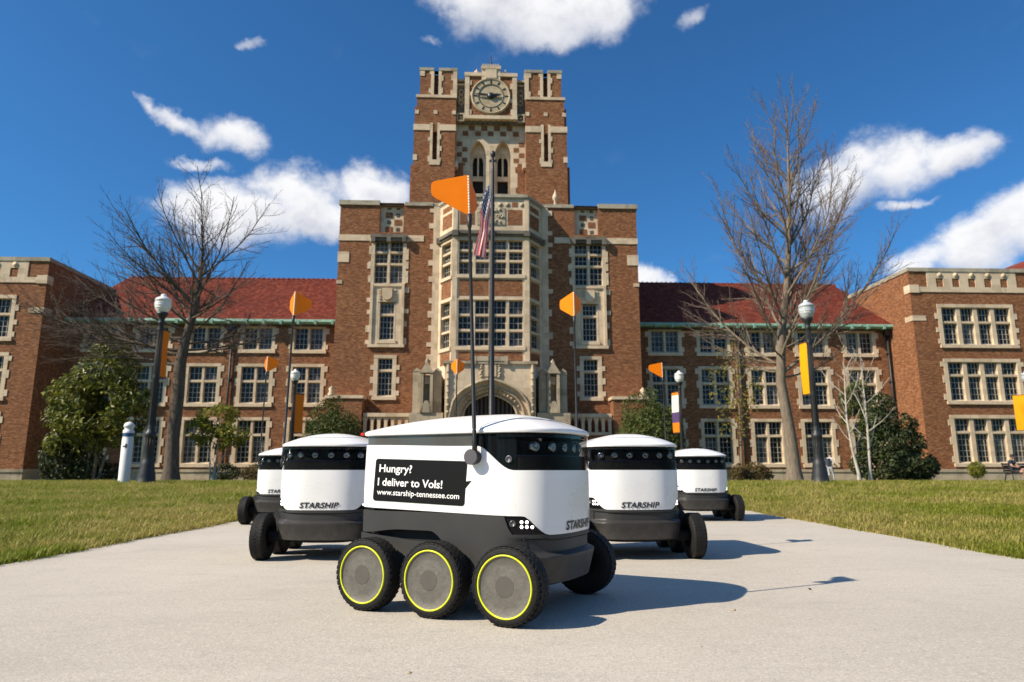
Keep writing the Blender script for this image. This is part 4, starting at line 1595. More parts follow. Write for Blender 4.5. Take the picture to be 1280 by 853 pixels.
for y in (-0.155, -0.10, -0.035, 0.035, 0.10, 0.155):
    b = MB()
    M = Matrix.Translation((front_x(y) - 0.030, y, 0.452)) @ Matrix.Rotation(math.radians(90), 4, 'Y')
    M = Matrix.Translation((front_x(y) - 0.034, y, 0.452)) @ Matrix.Rotation(y * 2.5, 4, 'Z') @ Matrix.Rotation(math.radians(90), 4, 'Y')
    b.lathe([(0.015, -0.004), (0.015, 0.010), (0.010, 0.013), (0.0, 0.008)], 16, M=M)
    b.build('camera_lens', [CHROME], visor)

# lid: low dome with a rounded rim, front seam
def dome_z(s):
    return 0.5035 + 0.053 * (1 - s ** 2.1)


b = MB()
N = 120
rings = [(1.0, 0.491, -0.018), (1.0, 0.4895, -0.002), (1.0, 0.4915, 0.0045), (1.0, 0.497, 0.0062), (1.0, 0.5015, 0.0045), (0.992, dome_z(0.99), 0.003)]
rings += [(s, dome_z(s), 0.003 * s) for s in (0.97, 0.94, 0.90, 0.84, 0.76, 0.66, 0.54, 0.40, 0.25, 0.10)]
vs = []
for s, z, e in rings:
    vs += [(x, y, z) for x, y in outline(e, N, s)]
fs = [(r * N + i, r * N + (i + 1) % N, (r + 1) * N + (i + 1) % N, (r + 1) * N + i) for r in range(len(rings) - 1) for i in range(N)]
fs.append(tuple(range((len(rings) - 1) * N, len(rings) * N)))
b.add(vs, fs, 0, True)
lid = weld(b.build('lid', [WHITE], robot), 50)


def dome_at(x, y):
    dx = x - R_CX
    n, ax = (NF, R_F + .003) if dx >= 0 else (NR, R_R + .003)
    s = (abs(dx / ax) ** n + abs(y / (R_HW + .003)) ** n) ** (1 / n)
    return dome_z(min(s, 0.995))


seam = [(0.108, -0.2196, 0.492), (0.108, -0.2205, 0.499)]
front = [(R_CX + 0.70 * R_F * math.cos(a) ** (2 / NF), 0.70 * R_HW * math.sin(a) ** (2 / NF)) for a in [math.radians(q) for q in range(4, 63, 4)]]
half = [(0.109, 0.2165), (0.112, 0.205), (0.120, 0.190), (0.133, 0.174)] + list(reversed(front))
for x, y in [(x, -y) for x, y in half] + [(x, y) for x, y in reversed(half)]:
    seam.append((x, y, dome_at(x, y) + 0.0002))
seam += [(0.108, 0.2205, 0.499), (0.108, 0.2196, 0.492)]
b = MB()
b.tube(seam, 0.0009, 5)
b.build('lid_seam', [plain('seam_grey', (0.22, 0.22, 0.22), 0.6)], lid)
for sd in (-1, 1):
    b = MB()
    b.box(-0.320, -0.309, sd * 0.19 - 0.014, sd * 0.19 + 0.014, 0.493, 0.501)
    b.build('reflector', [RED], robot)

# headlights: glossy pods with a lens and five lit LEDs each
for sd in (-1, 1):
    b = MB()
    band(b, lambda x, y: 0.208, lambda x, y: 0.272, lambda x, y, z: -0.0035, 3, keep=lambda x, y: 0.178 < x < 0.302 and y * sd > 0)
    pod = weld(b.build('headlight', [GLOSS], robot))

    def on_side(x, z, d):
        y = side_y(x)
        px, py = off(x, y, d)
        nx, ny = off(x, y, d + 1.0)
        nrm = Vector((nx - px, (ny - py) * sd, 0)).normalized()
        rot = Vector((0, 0, 1)).rotation_difference(nrm).to_matrix().to_4x4()
        return Matrix.Translation((px, py * sd, z)) @ rot
    b = MB()
    b.lathe([(0.0085, 0), (0.0085, 0.003), (0.006, 0.003), (0.006, 0.001), (0, 0.0012)], 18, M=on_side(0.207, 0.247, -0.004))
    b.build('headlight_lens', [SILVER], pod)
    b = MB()
    for x, z in ((0.230, 0.2510), (0.243, 0.2510), (0.230, 0.2385), (0.243, 0.2385), (0.2555, 0.2380)):
        b.lathe([(0.0046, 0), (0.0044, 0.0018), (0.0030, 0.0034), (0.0, 0.0040)], 12, M=on_side(x, z, -0.0035))
    b.build('led_cluster', [LED], pod)

# sign on the right flank, with its lettering
SGY = -R_HW - 0.0034
b = MB()


def rounded(x0, x1, z0, z1, r, n=5):
    pts = []
    for cx, cz, a0 in ((x1 - r, z1 - r, 0), (x0 + r, z1 - r, 90), (x0 + r, z0 + r, 180), (x1 - r, z0 + r, 270)):
        for k in range(n + 1):
            a = math.radians(a0 + 90 * k / n)
            pts.append((cx + r * math.cos(a), cz + r * math.sin(a)))
    return pts


SX0, SX1, SZ0, SZ1 = -0.246, 0.072, 0.295, 0.4175
slope = lambda x, z: (x - 0.06 * (0.415 - z), z - 0.030 * (x + 0.09))      # the sticker runs down a little towards the front
b.plate([slope(*q) for q in rounded(SX0, SX1, SZ0, SZ1, 0.009)], SGY, SGY + 0.0012)
b.plate([slope(*q) for q in ((SX1 - 0.001, 0.342), (SX1 + 0.018, 0.365), (SX1 - 0.001, 0.362))], SGY + 0.0001, SGY + 0.0012)
sign = b.build('speech_bubble_sign', [SIGN], robot)
b = MB()
for s, x0, z0, h, wd, bold in (('Hungry?', -0.230, 0.3795, 0.0215, 0.118, 0.018), ('I deliver to Vols!', -0.232, 0.340, 0.0215, 0.228, 0.018), ('www.starship-tennessee.com', -0.232, 0.3135, 0.0155, 0.286, 0.012)):
    vs, fs = text_mesh(s, h, wd, 0.0, bold)
    b.add([(slope(x0 + x, z0 + y)[0], SGY - 0.0006, slope(x0 + x, z0 + y)[1]) for x, y in vs], fs)
b.build('lettering', [LETTER_W], sign)
b = MB()
vs, fs = text_mesh('TE 7528', 0.0048, 0.0275, 0, 0)
b.add([(0.034 + x, -R_HW - 0.0032, 0.4285 + y) for x, y in vs], fs)
b.build('lettering', [LETTER_G], shell)
b = MB()
vs, fs = text_mesh('STARSHIP', 0.0225, 0.172, 0.2, 0.034)
b.add([(front_x(-0.086 + x) + 0.0032, -0.086 + x, 0.2265 + y) for x, y in vs], fs)
b.build('lettering', [LETTER_B], shell)

# flag antenna on the right flank
b = MB()
AX, AZ = 0.098, 0.424
Mj = Matrix.Translation((AX, -R_HW, AZ)) @ Matrix.Rotation(PI / 2, 4, 'X')
b.lathe([(0.0195, -0.002), (0.0195, 0.012), (0.0215, 0.013), (0.0215, 0.028)], 32, M=Mj)
b.lathe([(0.0215, 0.028), (0.0205, 0.0295), (0.0, 0.0297)], 32, 1, smooth=False, M=Mj)
PY = -R_HW - 0.022
top = Vector((AX - 0.022, PY, 1.255))
base = Vector((AX + 0.010, PY, AZ + 0.008))
at_h = lambda z: base + (top - base) * ((z - base.z) / (top.z - base.z))
b.tube([base, at_h(0.47), at_h(0.475), at_h(0.80), at_h(1.09), at_h(1.092), at_h(1.132), at_h(1.133)], [0.0075, 0.0072, 0.0058, 0.0054, 0.0046, 0.0064, 0.0078, 0.004], 10)
antenna = b.build('flag_antenna', [IRON, plain('antenna_cap', (0.075, 0.070, 0.080), 0.5)], robot)


def pennant(parent, wings):
    """two stiff fabric wings meeting at the rod, with a pale stitched hem"""
    b = MB()
    poly = [(0.002, 1.132), (0.006, 1.131), (0.100, 1.183), (0.108, 1.190), (0.112, 1.200), (0.112, 1.222), (0.109, 1.231), (0.102, 1.236), (0.006, 1.2565), (0.002, 1.2565)]
    for dx, dy, ln in wings:
        d = Vector((dx, dy, 0)).normalized()
        n = Vector((-d.y, d.x, 0)) * 0.0011
        front, back = [], []
        for r, z in poly:
            c = at_h(z)
            p = Vector((c.x, c.y, z)) + d * r * ln / 0.112
            front.append(p + n); back.append(p - n)
        k = len(poly)
        b.add(front + back, [tuple(range(k)), tuple(reversed(range(k, 2 * k)))] + [((i + 1) % k, i, i + k, (i + 1) % k + k) for i in range(k)], 0)
    for i in range(14):
        z0, z1 = 1.133 + i * 0.0088, 1.133 + i * 0.0088 + 0.0068
        b.tube([at_h(z0), at_h(z1)], 0.0031, 6, 1)
    return b.build('pennant', [ORANGE, HEM], parent)


# wheels: tyre with tread blocks (part) > yellow rim, hub cap, hub centre (sub-parts)
WR, WH = 0.100, 0.031
MX = Matrix.Rotation(PI / 2, 4, 'X')
b = MB()
b.lathe([(0.045, -0.026), (0.066, -WH), (0.083, -WH), (0.0925, -0.027), (0.0962, -0.020), (0.0978, -0.006), (0.0978, 0.006), (0.0962, 0.020), (0.0925, 0.027), (0.088, 0.0302), (0.086, 0.0298), (0.084, WH), (0.0785, WH), (0.0775, 0.027)], 72, M=MX)
b.lathe([(0.0, -0.012), (0.050, -0.014), (0.062, -0.020), (0.066, -0.030)], 32, M=MX)
for i in range(40):
    a = 2 * PI * i / 40
    for sd in (-1, 1):
        M = MX @ Matrix.Rotation(a + (0.045 if sd > 0 else 0), 4, 'Z') @ Matrix.Translation((0.0975, 0, sd * 0.0118)) @ Matrix.Rotation(sd * 0.6, 4, 'X')
        b.box(-0.003, 0.0011, -0.0064, 0.0064, -0.0125, 0.0125, 0, M)
    M = MX @ Matrix.Rotation(a, 4, 'Z') @ Matrix.Translation((0.0938, 0, 0.0248)) @ Matrix.Rotation(0.55, 4, 'Y')
    b.box(-0.0022, 0.0002, -0.0060, 0.0060, -0.003, 0.003, 0, M)
tyre_me = b.mesh('tyre', [RUBBER])
b = MB()
b.lathe([(0.0738, 0.0285), (0.0738, 0.0325), (0.0760, 0.0340), (0.0782, 0.0325), (0.0782, 0.0285)], 64, M=MX)
rim_me = b.mesh('rim', [YELLOW])
b = MB()
b.lathe([(0.0262, 0.0300), (0.030, 0.0297), (0.050, 0.0287), (0.071, 0.0280), (0.0738, 0.0305)], 64, M=MX)
hub_me = b.mesh('hub_cap', [HUB])
b = MB()
b.lathe([(0.0, 0.0303), (0.0255, 0.0303), (0.0262, 0.0297), (0.0262, 0.0275)], 40, M=MX, smooth=False)
cen_me = b.mesh('hub_centre', [HUB_C])
wi = 0
for sd in (-1, 1):
    for X in (-0.222, 0.002, 0.230):
        wh = obj('wheel', tyre_me, robot, (X, sd * 0.262, WR), 0 if sd < 0 else PI)
        wh.rotation_euler = (0, wi * 0.7, 0) if sd < 0 else (0, -wi * 0.7, PI)
        obj('rim', rim_me, wh); obj('hub_cap', hub_me, wh); obj('hub_centre', cen_me, wh)
        wi += 1

# the rest of the fleet: copies of the robot and its parts
FLEET = [
    (-0.835, 3.35, -90.0, 'white delivery robot nose on with dim headlights, close behind the speech bubble robot'),
    (0.535, 3.38, -85.0, 'white delivery robot nose on with both headlights lit, behind the speech bubble robot'),
    (-1.66, 5.31, -90.0, 'far white delivery robot at the lawn edge below the small leafy tree, half hidden'),
    (1.47, 5.65, -88.0, 'far white delivery robot at the lawn edge before the low brown shrub'),
    (-0.20, 5.45, -90.0, 'delivery robot hidden behind the speech bubble robot, only its small orange flag showing'),
]
clones = []
for x, y, a, lab in FLEET:
    c = copy_tree(robot)
    c.location = (x, y, 0)
    c.rotation_euler = (0, 0, math.radians(a))
    c['label'] = lab
    clones.append(c)
V_BACK = [(-0.098, -0.054, 0.112), (-0.098, 0.054, 0.112)]
F_ = Vector((math.cos(math.radians(-27.2)), math.sin(math.radians(-27.2))))
L_ = Vector((-F_.y, F_.x))
loc = lambda wx, wy: (Vector((wx, wy)).dot(F_), Vector((wx, wy)).dot(L_))
pennant(antenna, [(*loc(-1.0, -0.03), 0.112), (*loc(0.16, 1.0), 0.112)])
first = None
for c, (x, y, a, lab) in zip(clones, FLEET):
    ant = [q for q in c.children if q.name.startswith('flag_antenna')][0]
    if x > 1.0:
        pennant(ant, [(0.0, -1.0, 0.112), (-1.0, 0.12, 0.112)])
    elif first is None:
        first = pennant(ant, V_BACK)
    else:
        p = obj('pennant', first.data, ant)


# ================================================================== street furniture
def lamp_post(x, y, label, globe, banner=None, ban_side=1, ban_mats=None, ban_yaw=0.0, ban=(3.02, 4.12, 0.60), H=5.36):
    z = ground_z(x, y)
    r = empty('street_lamp', (x, y, z), 0, label, 'street lamp', 'black lamp posts along the lawns')
    b = MB()
    b.lathe([(0.255, -0.15), (0.255, 0.06), (0.235, 0.10), (0.225, 0.22), (0.20, 0.36), (0.175, 0.52), (0.168, 0.60), (0.150, 0.64), (0.142, 0.70), (0.132, 1.28), (0.150, 1.31), (0.150, 1.40), (0.112, 1.44), (0.100, 1.50),
             (0.092, 1.60), (0.066, 4.45), (0.085, 4.47), (0.085, 4.53), (0.07, 4.56), (0.10, 4.66), (0.155, 4.74), (0.160, 4.80), (0.0, 4.80)], 24)
    for k in range(12):
        a = 2 * PI * k / 12
        b.tube([(0.130 * math.cos(a), 0.130 * math.sin(a), 0.74), (0.125 * math.cos(a), 0.125 * math.sin(a), 1.26)], 0.014, 4)
        b.tube([(0.090 * math.cos(a), 0.090 * math.sin(a), 1.62), (0.066 * math.cos(a), 0.066 * math.sin(a), 4.42)], [0.010, 0.007], 4)
    b.build('post', [IRON], r)
    b = MB()
    prof = [(0.13, 4.80), (0.185, 4.88), (0.215, 4.98), (0.222, 5.06), (0.212, 5.13), (0.225, 5.135), (0.212, 5.19), (0.16, 5.235), (0.10, 5.26), (0.075, 5.27), (0.085, 5.30), (0.06, 5.33), (0.0, H)]
    b.lathe(prof, 28)
    for zz, rr in ((4.93, 0.203), (5.0, 0.219), (5.07, 0.222)):
        b.lathe([(rr, zz - 0.012), (rr + 0.008, zz), (rr, zz + 0.012)], 28)
    b.build('globe', [globe], r)
    if banner:
        z0, z1, wd = ban
        d = Vector((ban_side * math.cos(ban_yaw), math.sin(ban_yaw), 0))
        n = Vector((-d.y, d.x, 0)) * 0.006
        for zz in (z0 + 0.02, z1 - 0.02):
            b = MB()
            b.tube([d * 0.05 + Vector((0, 0, zz)), d * (wd + 0.12) + Vector((0, 0, zz))], 0.018, 6)
            b.lathe([(0.088, zz - 0.05), (0.088, zz + 0.05)], 14)
            b.build('banner_arm', [IRON], r)
        b = MB()
        cuts = [z0 + (z1 - z0) * k / 12 for k in range(13)]
        for k in range(12):
            a0, a1 = cuts[k], cuts[k + 1]
            m = 0 if len(ban_mats) == 1 else (0 if k < 3 else 1 if k < 6 else 2 if k < 11 else 0)
            bow = lambda q: n * (1 + 5 * math.sin(PI * (q - z0) / (z1 - z0)))
            p = [d * 0.10 + Vector((0, 0, a0)) + bow(a0), d * (0.10 + wd) + Vector((0, 0, a0)) + bow(a0), d * (0.10 + wd) + Vector((0, 0, a1)) + bow(a1), d * 0.10 + Vector((0, 0, a1)) + bow(a1)]
            q = [v - n * 2 for v in p]
            b.face(p, m); b.face(list(reversed(q)), m)
            b.face([p[0], p[3], q[3], q[0]], m); b.face([p[1], q[1], q[2], p[2]], m)
            if k == 0: b.face([p[0], q[0], q[1], p[1]], m)
            if k == 11: b.face([p[3], p[2], q[2], q[3]], m)
        bo = b.build('banner', ban_mats, r)
        if banner == 'script':
            b = MB()
            vs, fs = text_mesh('TENNESSEE', 0.16, 0.86, 0, 0)
            mid = 0.10 + wd * 0.5
            for sgn in (-1,):
                b.add([d * (mid + 0.08 - y) + Vector((0, 0, z0 + 0.12 + x)) + n * sgn * 2.4 + n * (1 + 5 * math.sin(PI * (0.12 + x) / (z1 - z0))) for x, y in vs], fs)
            b.build('lettering', [BANNER_W], bo)
    return r


lamp_post(-9.98, 19.0, 'black lamp post with a white globe beside the white emergency post', GLOBE_W, True, 1, [BANNER_O], math.radians(84), (2.95, 4.35, 0.34))
lamp_post(8.72, 19.7, 'black lamp post with a long yellow banner right of the tall bare tree', GLOBE_C, True, -1, [BANNER_Y], math.radians(80), (2.55, 4.12, 0.38))
lamp_post(8.14, 33.0, 'far lamp post with a white and orange banner between the far robot and the hall', GLOBE_W, True, -1, [BANNER_O, BANNER_P, BANNER_W], math.radians(70), (2.35, 4.35, 0.6))
lamp_post(-10.40, 32.5, 'far lamp post with an orange banner above the left rear robot', GLOBE_W, True, 1, [BANNER_O], math.radians(66), (2.3, 4.2, 0.62))
lamp_post(25.05, 33.0, 'lamp post with a lettered yellow banner at the right wing, behind the bench', GLOBE_C, 'script', -1, [BANNER_Y], math.radians(35), (2.45, 4.20, 0.55))

# emergency call post
P0 = (-10.70, 19.2)
r = empty('emergency_post', (*P0, ground_z(*P0)), 0, 'white emergency call post with a domed top standing on the left lawn', 'call post')
b = MB(); b.lathe([(0.145, -0.1), (0.145, 1.22), (0.138, 1.23), (0.138, 1.30)], 24); b.build('shaft', [POST_W], r)
b = MB(); b.lathe([(0.139, 1.30), (0.139, 1.40)], 24); b.build('blue_band', [BLUE], r)
b = MB(); b.lathe([(0.145, 1.40), (0.145, 1.47), (0.115, 1.49), (0.115, 1.55), (0.142, 1.57), (0.135, 1.63), (0.09, 1.69), (0.0, 1.72)], 24); b.build('dome', [POST_W], r)
b = MB(); b.box(0.02, 0.06, -0.152, -0.13, 0.98, 1.10); b.box(-0.05, 0.07, -0.150, -0.13, 1.02, 1.05); b.build('call_button', [IRON], r)

# flagpole with the drooping national flag
FP = (-0.84, 28.0)
r = empty('flagpole', (*FP, ground_z(*FP)), 0, 'tall dark flagpole standing before the portal of the hall', 'flagpole')
b = MB()
b.lathe([(0.26, -0.1), (0.26, 0.15), (0.16, 0.3), (0.125, 0.32), (0.105, 6.0), (0.075, 13.4), (0.06, 14.0), (0.0, 14.02)], 18)
b.build('pole', [IRON], r)
b = MB()
b.lathe([(0.0, 13.98), (0.07, 14.02), (0.12, 14.14), (0.10, 14.27), (0.0, 14.34)], 14)
b.box(-0.16, 0.16, -0.03, 0.03, 13.80, 13.9)
b.build('truck', [IRON], r)
b = MB()
b.tube([(-0.13, -0.05, 13.8), (-0.12, -0.06, 7.0), (-0.14, -0.05, 1.3)], 0.012, 5)
b.build('halyard', [IRON], r)


def us_flag_mat():
    m, nt, b = new_mat('flag_cloth')
    uv = nt.add('ShaderNodeUVMap')
    s = nt.add('ShaderNodeSeparateXYZ', None, Vector=uv)
    stripe = nt.math('MODULO', nt.math('FLOOR', nt.math('MULTIPLY', s.outputs[1], 13.0)), 2.0)
    c = nt.mix(stripe, (0.62, 0.022, 0.030, 1), (0.88, 0.84, 0.80, 1))
    cant = nt.math('MULTIPLY', nt.math('LESS_THAN', s.outputs[0], 0.40), nt.math('LESS_THAN', s.outputs[1], 7 / 13))
    gu = nt.math('SUBTRACT', nt.math('FRACT', nt.math('MULTIPLY', s.outputs[0], 15.0)), 0.5)
    gv = nt.math('SUBTRACT', nt.math('FRACT', nt.math('MULTIPLY', s.outputs[1], 9.3)), 0.5)
    star = nt.math('LESS_THAN', nt.math('ADD', nt.math('MULTIPLY', gu, gu), nt.math('MULTIPLY', gv, gv)), 0.075)
    cc = nt.mix(star, (0.030, 0.035, 0.13, 1), (0.78, 0.76, 0.74, 1))
    c = nt.mix(cant, c, cc)
    nt.put(b.inputs['Base Color'], c)
    b.inputs['Roughness'].default_value = 0.7
    tr = nt.add('ShaderNodeBsdfTranslucent', None, Color=c)
    nt.put(nt.n['Material Output'].inputs[0], nt.add('ShaderNodeMixShader', None, i0=0.25, i1=b, i2=tr))
    return m


def droop_flag():
    NS, NT_ = 46, 60
    vs, uvs = [], []
    for i in range(NS + 1):
        s = i / NS
        for j in range(NT_ + 1):
            t = j / NT_
            z = 12.85 - 1.25 * t - s ** 1.05 * (3.30 - 1.10 * t)
            spread = 0.04 + 0.70 * s ** 1.1
            x = -0.07 - spread * (1.05 - 0.78 * t) - 0.16 * math.sin(PI * min(1, s * 1.6)) * (1 - t) + 0.05 * s * math.sin(t * 15 + s * 2.0)
            y = -0.05 - 0.07 * min(1, s * 2.5) * math.sin(t * 12.0 + 2.2 * s) - 0.04 * math.sin(7 * s + 3 * t)
            vs.append((x, y, z)); uvs.append((s, t))
    n = NT_ + 1
    fs = [(i * n + j, (i + 1) * n + j, (i + 1) * n + j + 1, i * n + j + 1) for i in range(NS) for j in range(NT_)]
    me = bpy.data.meshes.new('flag')
    me.from_pydata(vs, [], fs)
    ul = me.uv_layers.new(name='UVMap')
    for lp in me.loops: ul.data[lp.index].uv = uvs[lp.vertex_index]
    me.materials.append(us_flag_mat())
    me.polygons.foreach_set('use_smooth', [True] * len(fs))
    o = obj('flag', me, None, (*FP, ground_z(*FP)))
    tag(o, 'red and white striped flag with a starred blue corner hanging limp from the flagpole', 'flag')


droop_flag()

# bench at the right wing
BN = (24.40, 33.25)
bz = ground_z(*BN)
bench = empty('park_bench', (*BN, bz), math.radians(12), 'black metal bench on the lawn edge before the right wing, a person sitting on it', 'bench')
for i, y in enumerate((-0.20, -0.10, 0.0, 0.10)):
    b = MB(); b.box(-0.85, 0.85, y - 0.04, y + 0.04, 0.425, 0.45); b.build('slat', [IRON], bench)
for i in range(4):
    b = MB(); b.box(-0.85, 0.85, 0.19 + i * 0.02, 0.215 + i * 0.02, 0.52 + i * 0.105, 0.60 + i * 0.105); b.build('slat', [IRON], bench)
for x in (-0.80, 0.80):
    b = MB()
    b.tube([(x, -0.24, 0.0), (x, -0.22, 0.42), (x, 0.14, 0.40), (x, 0.20, 0.52), (x, 0.28, 0.94)], 0.025, 6)
    b.tube([(x, 0.24, 0.0), (x, 0.14, 0.40)], 0.025, 6)
    b.tube([(x, -0.22, 0.42), (x, -0.22, 0.64), (x, 0.22, 0.66)], 0.022, 6)
    b.build('end_frame', [IRON], bench)

# ================================================================== people
SKIN = plain('skin', (0.50, 0.28, 0.19), 0.55)
HAIR = plain('dark_hair', (0.02, 0.015, 0.012), 0.7)
NAVY = plain('navy_tee', (0.022, 0.026, 0.040), 0.85, 0, 0.2, 10)
SHORTS = plain('dark_shorts', (0.03, 0.028, 0.028), 0.85)
GREYC = plain('pale_grey_cloth', (0.50, 0.50, 0.52), 0.85, 0, 0.12, 8)
LGREY = plain('light_trousers', (0.40, 0.41, 0.44), 0.85, 0, 0.12, 8)
SHOE = plain('dark_shoe', (0.03, 0.03, 0.03), 0.6)
PACK = plain('dark_backpack', (0.035, 0.04, 0.055), 0.8)


def skin_person(name, J, bones, mats, loc, rz, label):
    """one continuous skinned body; every face takes the material of its nearest bone"""
    keys = list(J)
    me = bpy.data.meshes.new(name)
    me.from_pydata([J[k][0] for k in keys], [(keys.index(a), keys.index(c)) for a, c, m in bones], [])
    o = bpy.data.objects.new(name, me)
    COL.objects.link(o)
    sk = o.modifiers.new('skin', 'SKIN')
    sk.use_smooth_shade = True
    for k, d in zip(keys, me.skin_vertices[0].data):
        r = J[k][1]
        d.radius = r if isinstance(r, tuple) else (r, r)
    me.skin_vertices[0].data[0].use_root = True
    ss = o.modifiers.new('sub', 'SUBSURF')
    ss.levels = ss.render_levels = 2
    dg = bpy.context.evaluated_depsgraph_get()
    nm = bpy.data.meshes.new_from_object(o.evaluated_get(dg))
    bpy.data.objects.remove(o)
    nm.name = name
    nm.materials.clear()
    uniq = []
    for a, c, m in bones:
        if m not in uniq: uniq.append(m)
    for m in uniq: nm.materials.append(m)
    segs = [(Vector(J[a][0]), Vector(J[c][0]), uniq.index(m), J[a][1], J[c][1]) for a, c, m in bones]
    rad = lambda r: (r[0] + r[1]) / 2 if isinstance(r, tuple) else r
    for p in nm.polygons:
        best, bi = 1e9, 0
        for a, c, mi, ra, rc in segs:
            ab = c - a
            t = max(0, min(1, (p.center - a).dot(ab) / max(1e-9, ab.dot(ab))))
            d = (p.center - (a + ab * t)).length - (rad(ra) * (1 - t) + rad(rc) * t)
            if d < best: best, bi = d, mi
        p.material_index = bi
        p.use_smooth = True
    po = obj(name, nm, None, loc, rz)
    tag(po, label, 'person')
    return po


def hand(J, bones, wrist, tip, side, mat, up=Vector((0, 0, 1)), tagn='h'):
    """palm, four curled fingers of different length and a thumb from the side of the palm"""
    w, t = Vector(J[wrist][0]), Vector(tip)
    d = (t - w).normalized()
    acr = d.cross(up).normalized() * side
    curl = -acr.cross(d).normalized() * side
    palm = w + d * 0.085
    J[tagn + 'p'] = (palm, (0.036, 0.018))
    bones.append((wrist, tagn + 'p', mat))
    for i, ln in enumerate((0.062, 0.075, 0.070, 0.055)):
        a = palm + acr * (i - 1.5) * 0.019 + d * 0.015
        m_ = a + d * ln * 0.55 + curl * 0.010
        e = a + d * ln * 0.85 + curl * 0.032
        for q, pt in enumerate((a, m_, e)):
            J[f'{tagn}{i}{q}'] = (pt, 0.0085 - 0.001 * q)
        bones += [(tagn + 'p', f'{tagn}{i}0', mat), (f'{tagn}{i}0', f'{tagn}{i}1', mat), (f'{tagn}{i}1', f'{tagn}{i}2', mat)]
    th = w + d * 0.035 - acr * 0.040
    te = th + d * 0.045 - acr * 0.018 + curl * 0.02
    J[tagn + 't'] = (th, 0.011); J[tagn + 'u'] = (te, 0.009)
    bones += [(wrist, tagn + 't', mat), (tagn + 't', tagn + 'u', mat)]


def face_parts(o, head, fwd, hair_back=True):
    """hair cap, eyes, nose, mouth and ears as children of the person"""
    f = Vector(fwd).normalized()
    rgt = f.cross(Vector((0, 0, 1))).normalized()
    up = rgt.cross(f)
    H_ = Vector(head)
    M = Matrix((rgt, f, up)).transposed().to_4x4()
    M.translation = H_
    b = MB()
    vs, fs = [], []
    for i in range(9):
        for k in range(18):
            th = 2 * PI * k / 18
            ph = PI / 2 - i / 8 * (PI * (0.62 if math.sin(th) < 0.35 else 0.34))
            q = Vector((0.083 * math.cos(ph) * math.cos(th), 0.103 * math.cos(ph) * math.sin(th), 0.02 + 0.112 * math.sin(ph)))
            vs.append(M @ q)
    fs = [(i * 18 + k, (i + 1) * 18 + k, (i + 1) * 18 + (k + 1) % 18, i * 18 + (k + 1) % 18) for i in range(8) for k in range(18)]
    b.add(vs, fs, 0, True)
    b.build('hair', [HAIR], o)
    b = MB()
    for sd in (-1, 1):
        b.lathe([(0.0, 0.008), (0.009, 0.005), (0.012, 0.0)], 8, M=M @ Matrix.Translation((sd * 0.032, 0.078, 0.01)) @ Matrix.Rotation(-PI / 2, 4, 'X'))
    b.box(-0.022, 0.022, 0.078, 0.086, -0.062, -0.054, 0, M)
    b.build('eyes_and_mouth', [HAIR], o)
    b = MB()
    b.add([M @ Vector(q) for q in ((-0.013, 0.078, -0.03), (0.013, 0.078, -0.03), (0, 0.108, -0.03), (0, 0.082, 0.018))], [(0, 2, 3), (2, 1, 3), (0, 1, 2)], 0)
    for sd in (-1, 1):
        b.lathe([(0.0, -0.01), (0.026, 0.0), (0.0, 0.01)], 8, M=M @ Matrix.Translation((sd * 0.078, 0.0, -0.01)) @ Matrix.Rotation(PI / 2, 4, 'Y'))
    b.build('nose_and_ears', [SKIN], o)


# sitting, arms folded over a crossed knee (local: looks along -y, seat at 0.45)
J, B = {}, []
J['pel'] = ((0, 0.02, 0.53), (0.15, 0.115))
J['wai'] = ((0, 0.06, 0.72), (0.135, 0.10))
J['che'] = ((0, 0.07, 0.93), (0.155, 0.105))
J['nek'] = ((0, 0.05, 1.07), 0.062)
J['nk2'] = ((0, 0.02, 1.13), 0.052)
J['hed'] = ((0, -0.01, 1.22), (0.078, 0.092))
J['top'] = ((0, 0.0, 1.30), (0.062, 0.07))
B += [('pel', 'wai', NAVY), ('wai', 'che', NAVY), ('che', 'nek', NAVY), ('nek', 'nk2', SKIN), ('nk2', 'hed', SKIN), ('hed', 'top', SKIN)]
for sd, n in ((-1, 'L'), (1, 'R')):
    J['sh' + n] = ((0.17 * sd, 0.06, 1.0), 0.068)
    J['sl' + n] = ((0.22 * sd, -0.01, 0.88), 0.06)
    J['el' + n] = ((0.23 * sd, -0.10, 0.77), 0.044)
    J['wr' + n] = ((-0.03 * sd, -0.27 - 0.02 * sd, 0.735 + 0.03 * sd), 0.03)
    B += [('che', 'sh' + n, NAVY), ('sh' + n, 'sl' + n, NAVY), ('sl' + n, 'el' + n, SKIN), ('el' + n, 'wr' + n, SKIN)]
    hand(J, B, 'wr' + n, Vector(J['wr' + n][0]) + Vector((-0.12 * sd, 0.02, 0.0)), sd, SKIN, tagn='h' + n)
    J['hi' + n] = ((0.09 * sd, -0.02, 0.52), 0.095)
    B.append(('pel', 'hi' + n, SHORTS))
J['knL'] = ((-0.03, -0.46, 0.52), 0.062); J['anL'] = ((0.02, -0.42, 0.10), 0.036); J['toL'] = ((0.03, -0.58, 0.045), 0.036)
J['knR'] = ((0.06, -0.48, 0.64), 0.062); J['anR'] = ((0.30, -0.52, 0.33), 0.036); J['toR'] = ((0.36, -0.64, 0.27), 0.036)
for n in 'LR':
    a, c = Vector(J['hi' + n][0]), Vector(J['kn' + n][0])
    J['th' + n] = (tuple(a + (c - a) * 0.62), 0.08)
    a, c = Vector(J['kn' + n][0]), Vector(J['an' + n][0])
    J['cf' + n] = (tuple(a + (c - a) * 0.35), 0.055)
    B += [('hi' + n, 'th' + n, SHORTS), ('th' + n, 'kn' + n, SKIN), ('kn' + n, 'cf' + n, SKIN), ('cf' + n, 'an' + n, SKIN), ('an' + n, 'to' + n, SHOE)]
pz = ground_z(24.0, 33.2)
